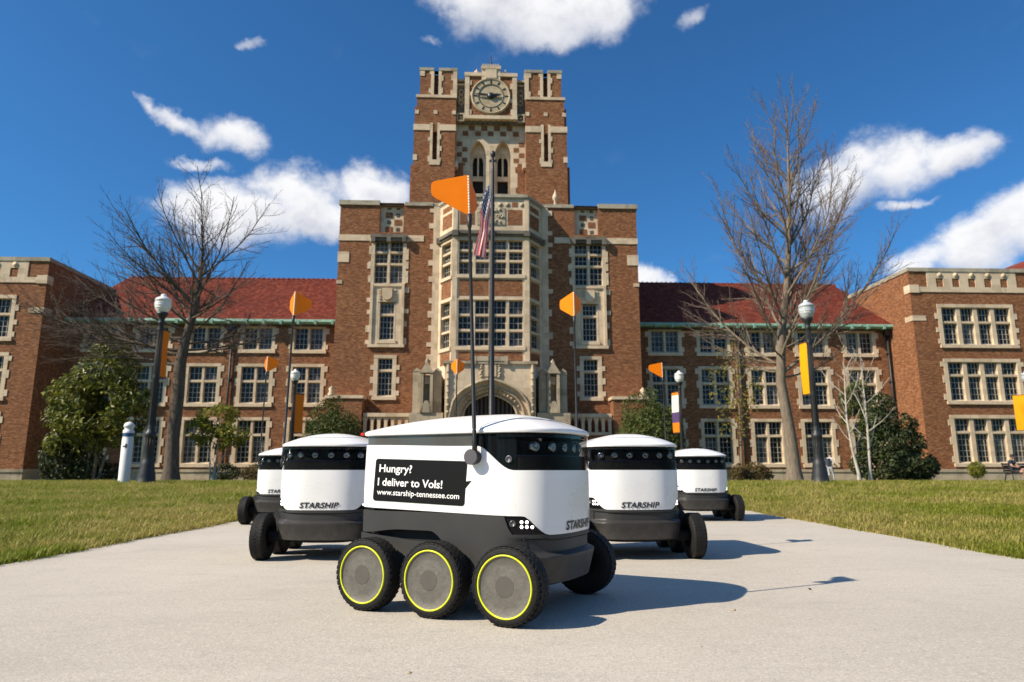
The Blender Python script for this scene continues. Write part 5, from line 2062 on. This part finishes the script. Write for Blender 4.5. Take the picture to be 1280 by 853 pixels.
sitter = skin_person('person', J, B, None, (24.02, 33.28, pz - 0.01), math.radians(28), 'person in a dark navy tee and shorts sitting with arms folded on the black bench')
face_parts(sitter, (0, -0.01, 1.23), (0.05, -1, -0.25))
b = MB()
vs, fs = text_mesh('VOLS', 0.045, 0.17, 0, 0.02)
b.add([(-0.085 + x, -0.052 - 0.02 * math.cos((x - 0.085) * 8), 0.955 + y) for x, y in vs], fs)
b.build('shirt_print', [LETTER_W], sitter)

# walking away to the right with a pack (local: walks along -y)
J, B = {}, []
J['pel'] = ((0, 0, 0.95), (0.15, 0.11))
J['wai'] = ((0, -0.03, 1.12), (0.135, 0.10))
J['che'] = ((0, -0.06, 1.32), (0.165, 0.115))
J['nek'] = ((0, -0.08, 1.47), 0.06)
J['nk2'] = ((0, -0.10, 1.52), 0.052)
J['hed'] = ((0, -0.13, 1.61), (0.078, 0.092))
J['top'] = ((0, -0.12, 1.69), (0.062, 0.07))
B += [('pel', 'wai', GREYC), ('wai', 'che', GREYC), ('che', 'nek', GREYC), ('nek', 'nk2', SKIN), ('nk2', 'hed', SKIN), ('hed', 'top', SKIN)]
for sd, n in ((-1, 'L'), (1, 'R')):
    J['sh' + n] = ((0.185 * sd, -0.07, 1.40), 0.068)
    J['el' + n] = ((0.24 * sd, -0.04 + 0.05 * sd, 1.13), 0.05)
    J['wr' + n] = ((0.19 * sd, -0.24 + 0.08 * sd, 0.98), 0.032)
    B += [('che', 'sh' + n, GREYC), ('sh' + n, 'el' + n, GREYC), ('el' + n, 'wr' + n, SKIN)]
    hand(J, B, 'wr' + n, Vector(J['wr' + n][0]) + Vector((-0.02 * sd, -0.10, -0.07)), sd, SKIN, tagn='h' + n)
    J['hi' + n] = ((0.09 * sd, 0.0, 0.90), 0.10)
    J['kn' + n] = ((0.09 * sd, -0.10 + 0.07 * sd, 0.49), 0.066)
    J['an' + n] = ((0.085 * sd, 0.02 + 0.22 * sd, 0.10 + 0.02 * (sd + 1)), 0.042)
    J['to' + n] = ((0.09 * sd, -0.13 + 0.22 * sd, 0.045), 0.04)
    B += [('pel', 'hi' + n, LGREY), ('hi' + n, 'kn' + n, LGREY), ('kn' + n, 'an' + n, LGREY), ('an' + n, 'to' + n, SHOE)]
wz = ground_z(19.3, 42)
walker = skin_person('person', J, B, None, (19.22, 42.0, wz), math.radians(115), 'person in pale grey clothes with a dark backpack walking past behind the lamp post base')
face_parts(walker, (0, -0.13, 1.62), (0, -1, -0.15))
b = MB()
b.prism([(-0.14, 0.05), (0.14, 0.05), (0.15, 0.12), (0.10, 0.22), (-0.10, 0.22), (-0.15, 0.12)], 1.02, 1.42)
pk = b.build('backpack', [PACK], None, (19.22, 42.0, wz), math.radians(115))
tag(pk, 'dark backpack worn by the person in pale grey clothes', 'backpack')


# ================================================================== trees and shrubs
def seg_path(p, d, ln, n, rnd, wob, up):
    pts = [p.copy()]
    for i in range(n):
        d = (d + Vector((rnd.gauss(0, wob), rnd.gauss(0, wob), rnd.gauss(0, wob * 0.7) + up))).normalized()
        p = p + d * (ln / n)
        pts.append(p.copy())
    return pts


def sub_branches(rnd, pts, r0, r1, ln, level, maxlev, trunk, crown, dens, spread, up, shrink, rmin=0.006, t0=0.18):
    """children along a limb, recursively finer"""
    if level > maxlev: return
    n = max(2, int(ln * dens[level]))
    for i in range(n):
        t = t0 + (0.99 - t0) * (i + rnd.random() * 0.8) / n
        f = t * (len(pts) - 1)
        k = min(int(f), len(pts) - 2)
        p = pts[k].lerp(pts[k + 1], f - k)
        ax = (pts[k + 1] - pts[k]).normalized()
        side = ax.orthogonal().normalized()
        side = Matrix.Rotation(rnd.random() * 2 * PI, 3, ax) @ side
        ang = math.radians(rnd.uniform(*spread))
        d = (ax * math.cos(ang) + side * math.sin(ang)).normalized()
        if d.z < -0.15: d.z *= 0.3
        l2 = ln * shrink * rnd.uniform(0.55, 1.1) * (1.15 - 0.75 * t)
        if l2 < 0.12: continue
        ra = max(rmin, (r0 + (r1 - r0) * t) * 0.55)
        rb = max(rmin * 0.6, ra * 0.3)
        q = seg_path(p, d, l2, 4 if level < maxlev else 3, rnd, 0.10, up)
        m = len(q) - 1
        (trunk if level < 2 else crown).tube(q, [ra + (rb - ra) * j / m for j in range(m + 1)], 5 if level < 2 else 3, cap=False)
        sub_branches(rnd, q, ra, rb, l2, level + 1, maxlev, trunk, crown, dens, spread, up, shrink, rmin, 0.15)


def bare_tree(name, x, y, label, seed, bole, limbs, bark, twig, dens, spread, up, shrink, maxlev=3, rmin=0.008, group='bare winter trees before the hall'):
    """bole: list of (dx, dy, z, r); limbs: (t along the bole, azimuth deg, tilt from vertical deg, length)"""
    rnd = random.Random(seed)
    z0 = ground_z(x, y)
    r = empty(name, (x, y, z0), 0, label, 'tree', group)
    trunk, crown = MB(), MB()
    pts = [Vector((a, c, z)) for a, c, z, q in bole]
    rad = [q for a, c, z, q in bole]
    # root flare
    trunk.tube([pts[0] - Vector((0, 0, 0.2)), pts[0] + Vector((0, 0, 0.05)), pts[0] + Vector((0, 0, 0.45))] + pts[1:], [rad[0] * 1.55, rad[0] * 1.35, rad[0] * 1.03] + rad[1:], 14, cap=False)
    for t, az, tilt, ln in limbs:
        f = t * (len(pts) - 1)
        k = min(int(f), len(pts) - 2)
        p = pts[k].lerp(pts[k + 1], f - k)
        rr = rad[k] + (rad[k + 1] - rad[k]) * (f - k)
        a, q = math.radians(az), math.radians(tilt)
        d = Vector((math.sin(q) * math.cos(a), math.sin(q) * math.sin(a), math.cos(q)))
        pp = seg_path(p, d, ln, 8, rnd, 0.07, up * 1.3)
        ra = min(rr * 0.5, 0.010 + 0.0090 * ln)
        rb = 0.012
        trunk.tube(pp, [ra + (rb - ra) * (j / 8) ** 0.8 for j in range(9)], 7, cap=False)
        sub_branches(rnd, pp, ra, rb, ln, 1, maxlev, trunk, crown, dens, spread, up, shrink, rmin)
    sub_branches(rnd, pts[len(pts) // 2:], rad[len(pts) // 2], rad[-1], (pts[-1] - pts[len(pts) // 2]).length * 0.7, 1, maxlev, trunk, crown, dens, spread, up, shrink, rmin)
    trunk.build('trunk', [bark], r)
    crown.build('crown', [twig], r)
    return r


# left: low forking, wide spreading
rl = random.Random(5)
limbs = []
for i in range(7):
    limbs.append((0.40 + 0.03 * i, 360 * i / 7 + rl.uniform(-20, 20), rl.uniform(72, 92), rl.uniform(3.6, 5.0)))
for i in range(11):
    limbs.append((0.50 + 0.032 * i, 137.5 * i + rl.uniform(-15, 15), rl.uniform(38, 66), rl.uniform(3.7, 5.0)))
for i in range(5):
    limbs.append((0.55 + 0.03 * i, 180 + rl.uniform(-35, 35), rl.uniform(44, 60), rl.uniform(4.4, 5.4)))
for i in range(8):
    limbs.append((0.74 + 0.03 * i, 137.5 * i + 60, rl.uniform(26, 44), rl.uniform(1.7, 2.6)))
limbs += [(0.36, 178, 84, 6.4), (0.42, 195, 80, 6.6), (0.40, 160, 72, 5.6), (0.46, 185, 66, 5.8)]
bare_tree('bare_tree', -12.75, 26.0, 'bare spreading tree with a thick grey trunk right of the white globe lamp post', 11,
          [(0, 0, 0, 0.27), (-0.05, 0, 1.6, 0.235), (0.0, 0, 3.2, 0.22), (-0.02, 0, 4.6, 0.21), (0.12, 0, 5.6, 0.165), (0.36, 0, 6.7, 0.135), (0.46, 0, 7.9, 0.085), (0.42, 0.1, 9.1, 0.045), (0.3, 0, 10.1, 0.015)],
          limbs, BARK, TWIG_D, {1: 3.6, 2: 4.8, 3: 4.8}, (22, 55), 0.04, 0.48, 3, 0.0058)
# right: tall straight leader with ascending branches
limbs = []
for i in range(34):
    t = 0.27 + 0.70 * (i / 34)
    zz = 1 - (t - 0.27) / 0.73
    limbs.append((t, 137.5 * i + rl.uniform(-18, 18), rl.uniform(30, 46) + 12 * zz, 1.1 + 5.6 * zz ** 0.75 * rl.uniform(0.75, 1.1)))
for i in range(5):
    limbs.append((0.26 + 0.02 * i, 72 * i + 20, rl.uniform(78, 95), rl.uniform(2.2, 4.2)))
bare_tree('bare_tree', 10.55, 26.0, 'tall bare tree with a straight leader and upswept branches left of the yellow banner lamp', 23,
          [(0, 0, 0, 0.26), (-0.05, 0, 1.9, 0.205), (-0.25, 0, 3.8, 0.18), (-0.1, 0, 5.6, 0.16), (0.25, 0, 7.5, 0.13), (0.5, 0, 9.6, 0.095), (0.65, 0, 11.6, 0.062), (0.75, 0, 13.6, 0.032), (0.8, 0, 15.3, 0.010)],
          limbs, BARK_L, TWIG, {1: 4.0, 2: 5.8, 3: 6.0}, (20, 46), 0.07, 0.43, 3, 0.0058)
# slim young trees close to the hall
for x, y, h, lab, sd, bk in ((11.9, 36.0, 8.4, 'slim young tree with a few yellow leaves left of the tall bare tree', 51, BARK_L), (16.45, 33.0, 6.0, 'pale barked young tree beside the big dark evergreen, leaning left', 52, BARK_W),
                             (17.2, 33.4, 6.2, 'second pale barked young tree beside the big dark evergreen, upright', 53, BARK_W)):
    limbs = [(0.25 + 0.07 * i, 137.5 * i + 30, rl.uniform(35, 62), rl.uniform(1.2, 2.2)) for i in range(10)]
    lean = -0.55 if sd == 52 else 0.15
    t = bare_tree('young_tree', x, y, lab, sd, [(0, 0, 0, 0.075), (lean * 0.35, 0, h * 0.25, 0.06), (lean * 0.6, 0, h * 0.5, 0.045), (lean * 0.5, 0, h * 0.78, 0.026), (lean * 0.4, 0, h, 0.009)], limbs, bk,
                  TWIG_D if sd == 51 else TWIG, {1: 2.6, 2: 3.0, 3: 3.0}, (25, 55), 0.05, 0.45, 2, 0.007, 'slim young trees near the hall')
    if sd == 51: yt = t

MAGN = leaf_mat('magnolia_leaf', (0.050, 0.070, 0.010), (0.27, 0.265, 0.040), 0.28, 0.45, 0.35)
DARKLEAF = leaf_mat('dark_evergreen_leaf', (0.014, 0.025, 0.008), (0.068, 0.085, 0.020), 0.12, 0.5, 0.35)
YELLEAF = leaf_mat('autumn_leaf', (0.13, 0.14, 0.02), (0.36, 0.27, 0.045), 0.35, 0.5, 0.3)
LIMELEAF = leaf_mat('young_leaf', (0.11, 0.14, 0.016), (0.32, 0.30, 0.045), 0.35, 0.5, 0.3)
NEEDLE = leaf_mat('conifer_spray', (0.032, 0.055, 0.012), (0.135, 0.155, 0.034), 0.15, 0.6, 0.25)
BROWNLEAF = leaf_mat('brown_leaf', (0.060, 0.045, 0.016), (0.17, 0.115, 0.04), 0.2, 0.6, 0.25)


def leaf_cloud(blobs, n, size, seed, gap=0.42, gscale=1.1, aspect=0.5, hollow=0.45):
    """leaf quads spread through ellipsoids; a 3-D noise opens gaps. returns verts and faces"""
    rs = np.random.default_rng(seed)
    tot = sum(b[3] * b[4] * b[5] for b in blobs)
    V, F = [], []
    for bx, by, bz, ra, rb, rc in blobs:
        k = int(n * (ra * rb * rc) / tot)
        made, tries = 0, 0
        while made < k and tries < k * 6:
            tries += 1
            d = rs.normal(size=3); d /= np.linalg.norm(d)
            rad = (hollow + (1 - hollow) * rs.random() ** 0.6)
            p = Vector((bx + d[0] * ra * rad, by + d[1] * rb * rad, bz + d[2] * rc * rad))
            if mnoise.noise(p * gscale + Vector((seed, 0, 0))) * 0.5 + 0.5 < gap: continue
            s = size * rs.uniform(0.6, 1.25)
            nrm = Vector((d[0] * 0.6 + rs.normal() * 0.55, d[1] * 0.6 + rs.normal() * 0.55, d[2] * 0.5 + 0.35 + rs.normal() * 0.5)).normalized()
            a = nrm.orthogonal().normalized()
            a = Matrix.Rotation(rs.random() * 6.283, 3, nrm) @ a
            c = nrm.cross(a) * s * aspect
            a = a * s
            b0 = len(V)
            fold = nrm * s * 0.18
            V += [p - a, p + c * 0.9 + fold, p + a, p - c * 0.9 + fold]
            F += [(b0, b0 + 1, b0 + 2, b0 + 3)]
            made += 1
    return V, F


def shrub(name, x, y, label, cat, blobs, n, size, seed, leaf, stems, bark, group=None, gap=0.42, gscale=1.1, aspect=0.5, hollow=0.45):
    z0 = ground_z(x, y)
    r = empty(name, (x, y, z0), 0, label, cat, group)
    V, F = leaf_cloud(blobs, n, size, seed, gap, gscale, aspect, hollow)
    b = MB(); b.add(V, F)
    b.build('foliage', [leaf], r)
    b = MB()
    rnd = random.Random(seed)
    for pts, rr in stems:
        pts = [Vector(p) for p in pts]
        b.tube([pts[0] - Vector((0, 0, 0.1))] + pts, [rr] + [rr * (1 - 0.75 * i / (len(pts) - 1)) for i in range(len(pts))], 7, cap=False)
        sub_branches(rnd, pts, rr * 0.6, rr * 0.3, (pts[-1] - pts[0]).length * 0.6, 1, 2, b, b, {1: 3.0, 2: 3.0}, (30, 65), 0.03, 0.5, 0.008)
    b.build('trunk', [bark], r)
    return r


# broad-leaved evergreen in the left corner, with a dark shrub at its feet
shrub('evergreen_tree', -20.5, 34.0, 'glossy leaved evergreen tree with several pale trunks in the left corner of the hall', 'tree',
      [(0.2, 0, 5.4, 1.6, 1.5, 1.6), (-0.6, 0.1, 4.2, 2.1, 1.8, 1.3), (0.9, -0.2, 3.9, 1.9, 1.6, 1.2), (0.1, -0.2, 2.9, 2.3, 1.8, 0.9), (-1.5, 0, 3.1, 1.2, 1.2, 0.9), (0.4, 0, 6.6, 0.8, 0.8, 0.8), (-0.9, -0.2, 1.9, 1.5, 1.2, 0.8), (1.1, -0.1, 2.2, 0.9, 0.9, 0.6)],
      10500, 0.15, 61, MAGN, [([(-0.3, 0, 0), (-0.25, 0, 1.5), (-0.6, 0, 3.2), (-0.8, 0, 4.6)], 0.09), ([(0.05, 0, 0), (0.1, 0, 1.6), (0.3, 0, 3.4), (0.2, 0, 5.8)], 0.10), ([(0.2, 0.1, 0), (0.6, 0, 1.6), (1.0, 0, 3.4)], 0.08)], BARK_L, gap=0.44, gscale=0.9, aspect=0.42)
shrub('evergreen_shrub', -22.3, 34.5, 'dark shrub low in the wall corner beside the glossy evergreen tree', 'shrub',
      [(0, 0, 1.0, 1.3, 1.1, 1.1), (1.1, 0, 0.7, 1.2, 1.0, 0.8), (-0.4, 0, 1.9, 0.8, 0.8, 0.7), (2.0, 0.2, 0.5, 0.9, 0.8, 0.5)], 3600, 0.12, 62, DARKLEAF, [([(0, 0, 0), (0, 0, 0.8), (0.1, 0, 1.6)], 0.05)], BARK, gap=0.40)
# small tree with yellow-green leaves before the left range
shrub('small_leafy_tree', -15.5, 36.0, 'small tree with thin yellow green leaves and pale stems before the left range', 'tree',
      [(0.1, 0, 3.2, 1.25, 1.1, 0.9), (-0.7, 0, 2.7, 0.9, 0.9, 0.7), (0.9, 0, 2.5, 0.9, 0.9, 0.7), (0.2, 0, 2.1, 1.2, 1.0, 0.5)], 2300, 0.11, 63, LIMELEAF,
      [([(-0.1, 0, 0), (-0.2, 0, 1.2), (-0.5, 0, 2.6)], 0.05), ([(0.05, 0, 0), (0.15, 0, 1.4), (0.2, 0, 3.4)], 0.06), ([(0.1, 0.05, 0), (0.4, 0, 1.1), (0.9, 0, 2.4)], 0.05)], BARK_W, gap=0.47, gscale=1.4)
V, F = leaf_cloud([(0, 0, 5.2, 1.6, 1.4, 2.2), (-0.4, 0, 3.2, 1.1, 1.0, 1.2)], 620, 0.10, 71, 0.50, 1.6, 0.5, 0.2)
b = MB(); b.add(V, F); b.build('leaves', [YELLEAF], yt)
# clipped evergreens either side of the porch, and the big dark one by the right wing
SPH = lambda H_, W_: [(0, 0, H_ * 0.42, W_, W_, H_ * 0.40), (-W_ * 0.25, 0, H_ * 0.72, W_ * 0.62, W_ * 0.62, H_ * 0.24), (W_ * 0.3, 0, H_ * 0.60, W_ * 0.66, W_ * 0.66, H_ * 0.24), (0.05, 0, H_ * 0.90, W_ * 0.30, W_ * 0.30, H_ * 0.13), (0, 0, H_ * 0.2, W_ * 0.95, W_ * 0.95, H_ * 0.2)]
shrub('evergreen_shrub', -9.9, 38.0, 'rounded green evergreen shrub left of the porch, above the left rear robot', 'shrub', SPH(4.75, 1.7), 11000, 0.10, 64, NEEDLE, [([(0, 0, 0), (0, 0, 3.6)], 0.09)], BARK, gap=0.27, aspect=0.36, hollow=0.6)
shrub('evergreen_shrub', 7.65, 38.0, 'rounded green evergreen shrub right of the porch, above the right rear robot', 'shrub', SPH(5.15, 1.9), 12500, 0.105, 65, NEEDLE, [([(0, 0, 0), (0, 0, 4.0)], 0.09)], BARK, gap=0.27, aspect=0.36, hollow=0.6)
shrub('evergreen_tree', 19.75, 36.0, 'big dark conical evergreen in the corner by the right wing', 'tree',
      [(0, 0, 0.9, 2.1, 1.8, 1.0), (0.1, 0, 2.0, 1.6, 1.5, 0.9), (-0.45, 0, 3.0, 1.0, 1.0, 0.9), (0.6, 0, 2.9, 0.85, 0.9, 0.7), (-0.35, 0, 3.9, 0.62, 0.7, 0.8), (0.15, 0, 3.9, 0.35, 0.4, 0.7), (1.0, 0, 0.8, 1.3, 1.2, 0.9)], 12500, 0.105, 66, DARKLEAF, [([(0, 0, 0), (0, 0, 2.0), (0, 0, 4.0)], 0.12)], BARK, gap=0.33, hollow=0.55)
shrub('conifer', 19.1, 37.2, 'loose grey green conifer rising behind the big dark evergreen', 'tree',
      [(0, 0, 3.2, 1.2, 1.1, 1.0), (-0.3, 0, 4.4, 0.95, 0.9, 0.9), (0.5, 0, 4.0, 0.9, 0.9, 0.7), (-0.2, 0, 5.2, 0.5, 0.5, 0.6)], 3600, 0.12, 67, NEEDLE, [([(0, 0, 0), (0, 0, 2.6), (-0.1, 0, 5.0)], 0.09)], BARK, gap=0.44, aspect=0.3)
# low planting along the foundations
shrub('brown_shrub', 12.35, 36.0, 'low round brown leaved shrub right of the far right robot', 'shrub', [(0, 0, 0.55, 0.95, 0.8, 0.55), (0.6, 0, 0.4, 0.6, 0.6, 0.4), (-0.6, 0, 0.45, 0.6, 0.6, 0.45)], 2600, 0.07, 68, BROWNLEAF, [([(0, 0, 0), (0, 0, 0.7)], 0.04)], BARK, gap=0.36)
for i, (x, y, w_) in enumerate(((-16.9, 41.0, 0.9), (-15.2, 41.2, 1.0), (-13.6, 41.0, 0.9))):
    shrub('low_shrub', x, y, ['low dark hedge shrub left of the small leafy tree stems', 'low dark hedge shrub behind the small leafy tree stems', 'low dark hedge shrub left of the far left robot'][i], 'shrub',
          [(0, 0, 0.55, w_, 0.6, 0.55)], 1400, 0.08, 80 + i, BROWNLEAF if i == 1 else DARKLEAF, [([(0, 0, 0), (0, 0, 0.6)], 0.03)], BARK, 'low hedge shrubs at the left range', gap=0.36)
shrub('low_shrub', 22.1, 33.8, 'small bright green grassy shrub at the left end of the bench', 'shrub', [(0.9, 0.6, 0.62, 0.42, 0.4, 0.42)], 700, 0.10, 69, LIMELEAF, [([(0.9, 0.6, 0), (0.9, 0.6, 0.6)], 0.03)], BARK, gap=0.3, aspect=0.25)

# ================================================================== lawn grass
def tuft(seed, n=15, h=0.055, spread=0.045):
    r = random.Random(seed)
    b = MB()
    for i in range(n):
        a = r.random() * 2 * PI
        rad = spread * math.sqrt(r.random())
        p = Vector((rad * math.cos(a), rad * math.sin(a), 0))
        la = r.random() * 2 * PI
        lean = Vector((math.cos(la), math.sin(la), 0)) * r.uniform(0.15, 0.9)
        hh = h * r.uniform(0.5, 1.2)
        wv = Vector((-math.sin(la), math.cos(la), 0)) * r.uniform(0.0014, 0.0026)
        m_ = p + lean * hh * 0.35 + Vector((0, 0, hh * 0.6))
        t = p + lean * hh * 0.95 + Vector((0, 0, hh * r.uniform(0.75, 1.0)))
        b.add([p - wv, p + wv, m_ + wv * 0.8, m_ - wv * 0.8, t], [(0, 1, 2, 3), (3, 2, 4)])
    me = b.mesh('grass_tuft', [BLADE])
    o = bpy.data.objects.new('grass_tuft', me)
    return o


def make_grass():
    P_, S = [], []
    def strip(y0, y1, dens, sc, sign):
        xe = PATH_L if sign < 0 else PATH_R
        n = int((y1 - y0) * 0.9 * (y1 + 2) * dens)
        ys = rng.uniform(y0, y1, n)
        far = 0.86 * ys + 1.6
        near = abs(xe)
        xs = near + rng.random(n) * (0.9 * (y1 + 2))
        ok = xs < far
        ragged = near + 0.012 + 0.02 * np.sin(ys * 9) + 0.02 * np.sin(ys * 23 + 1)
        ok &= xs > ragged + 0.01
        for x, y in zip(xs[ok], ys[ok]):
            P_.append((sign * x, y, ground_z(x, y) - 0.002)); S.append(sc * rng.uniform(0.65, 1.25) * (0.75 + 0.7 * (0.5 + 0.5 * mnoise.noise(Vector((x * 1.3, y * 1.3, sign))))))
    for sg in (-1, 1):
        strip(1.6, 4.5, 620, 1.0, sg)
        strip(4.5, 8.0, 420, 1.12, sg)
        strip(8.0, 13.0, 150, 1.45, sg)
        strip(13.0, 27.0, 45, 1.9, sg)
        # a fuller fringe where the mower misses the path edge
        n = 2600
        ys = rng.uniform(1.6, 14, n)
        xe = PATH_L if sg < 0 else PATH_R
        for y in ys:
            P_.append((xe + sg * (0.0 + abs(rng.normal()) * 0.05 + 0.015 * math.sin(y * 5)), y, -0.014)); S.append(rng.uniform(0.75, 1.35))
    me = bpy.data.meshes.new('grass')
    me.from_pydata(P_, [], [])
    at = me.attributes.new('size', 'FLOAT', 'POINT')
    at.data.foreach_set('value', S)
    at = me.attributes.new('turn', 'FLOAT_VECTOR', 'POINT')
    n = len(P_)
    tv = np.zeros((n, 3), dtype=np.float32)
    tv[:, 2] = rng.random(n) * 6.283
    at.data.foreach_set('vector', tv.ravel())
    me.materials.append(BLADE)
    o = obj('grass', me)
    tag(o, 'short sunlit green and straw coloured lawn grass', 'grass', kind='stuff')
    ng = bpy.data.node_groups.new('grass_scatter', 'GeometryNodeTree')
    ng.interface.new_socket('Geometry', in_out='INPUT', socket_type='NodeSocketGeometry')
    ng.interface.new_socket('Geometry', in_out='OUTPUT', socket_type='NodeSocketGeometry')
    N = ng.nodes
    gi, go = N.new('NodeGroupInput'), N.new('NodeGroupOutput')
    join = N.new('GeometryNodeGeometryToInstance')
    for s in range(5):
        oi = N.new('GeometryNodeObjectInfo')
        oi.inputs['Object'].default_value = tuft(s + 1, 15 + s, 0.042 + 0.0035 * s)
        ng.links.new(oi.outputs['Geometry'], join.inputs[0])
    ip = N.new('GeometryNodeInstanceOnPoints')
    ip.inputs['Pick Instance'].default_value = True
    a1 = N.new('GeometryNodeInputNamedAttribute'); a1.data_type = 'FLOAT'; a1.inputs[0].default_value = 'size'
    a2 = N.new('GeometryNodeInputNamedAttribute'); a2.data_type = 'FLOAT_VECTOR'; a2.inputs[0].default_value = 'turn'
    rv = N.new('FunctionNodeEulerToRotation')
    ri = N.new('FunctionNodeRandomValue'); ri.data_type = 'INT'
    for q in ri.inputs:
        if q.type == 'INT' and q.name == 'Min': q.default_value = 0
        if q.type == 'INT' and q.name == 'Max': q.default_value = 4
    ng.links.new(gi.outputs[0], ip.inputs['Points'])
    ng.links.new(join.outputs[0], ip.inputs['Instance'])
    ng.links.new([q for q in ri.outputs if q.type == 'INT'][0], ip.inputs['Instance Index'])
    ng.links.new(a2.outputs[0], rv.inputs[0])
    ng.links.new(rv.outputs[0], ip.inputs['Rotation'])
    ng.links.new(a1.outputs[0], ip.inputs['Scale'])
    ng.links.new(ip.outputs[0], go.inputs[0])
    md = o.modifiers.new('scatter', 'NODES')
    md.node_group = ng
    print('grass tufts', n)


make_grass()


# bits of twig, leaf and grit lying on the path
def litter():
    r = random.Random(9)
    spots = [(0.98, 2.36, 0, 'dry leaf scrap on the path just before the front robot flag shadow'), (0.42, 1.62, 1, 'tiny grit pebble on the path before the front robot nose'), (1.02, 1.33, 0, 'dry leaf scrap on the path at the lower right corner'), (-0.2, 1.42, 1, 'tiny grit pebble on the path before the middle wheel of the front robot'), (0.62, 2.02, 1, 'tiny grit pebble on the sunlit path beside the front robot shadow')]
    for x, y, k, lab in spots:
        b = MB()
        s = r.uniform(0.006, 0.013)
        if k == 0:
            a = r.random() * PI
            d = Vector((math.cos(a), math.sin(a), 0)) * s * 1.6
            c = Vector((-d.y, d.x, 0)) * 0.35
            b.add([-d, c + Vector((0, 0, 0.003)), d + Vector((0, 0, 0.001)), -c + Vector((0, 0, 0.002))], [(0, 3, 2, 1)])
            b.add([-d + Vector((0, 0, .0005)), c + Vector((0, 0, 0.0035)), d + Vector((0, 0, 0.0015)), -c + Vector((0, 0, 0.0025))], [(0, 1, 2, 3)])
            o = b.build('dry_leaf', [BROWNLEAF], None, (x, y, 0.003))
            tag(o, lab, 'leaf', 'leaf scraps on the path')
        else:
            pts = []
            b.lathe([(0.0, 0.0), (s * 0.5, s * 0.12), (s * 0.4, s * 0.35), (0.0, s * 0.5)], 6, M=Matrix.Scale(1.3, 4, (1, 0, 0)))
            o = b.build('pebble', [STONE_D], None, (x, y, 0.001))
            tag(o, lab, 'pebble', 'grit pebbles on the path')


litter()


# trees added behind the camera, out of view, to darken reflections and sky fill
def added_far_wood():
    r = random.Random(77)
    rs = np.random.default_rng(77)
    b = MB()
    for i in range(34):
        a = math.radians(-80 + 160 * i / 33 + r.uniform(-2, 2))
        R = r.uniform(42, 62)
        x, y = R * math.sin(a) * 1.25, -R * math.cos(a) - 4
        h = r.uniform(9, 14)
        b.tube([(x, y, -0.5), (x + r.uniform(-.4, .4), y, h * 0.4), (x + r.uniform(-1, 1), y, h * 0.85)], [0.45, 0.3, 0.08], 6, 1)
        for k in range(170):
            d = rs.normal(size=3); d /= np.linalg.norm(d)
            q = rs.random() ** 0.45
            c = Vector((x + d[0] * 4.6 * q, y + d[1] * 4.2 * q, h * 0.58 + d[2] * h * 0.42 * q))
            n = Vector(rs.normal(size=3)).normalized()
            u = n.orthogonal().normalized() * r.uniform(0.5, 0.95)
            v = n.cross(u) * 0.7
            b.face([c - u, c - v, c + u, c + v], 0 if r.random() < 0.6 else 2)
    o = b.build('added_far_wood', [BROWNLEAF, BARK, DARKLEAF])
    tag(o, 'added belt of unseen trees behind the viewer, blocking low sky light', 'wood', kind='stuff')


added_far_wood()
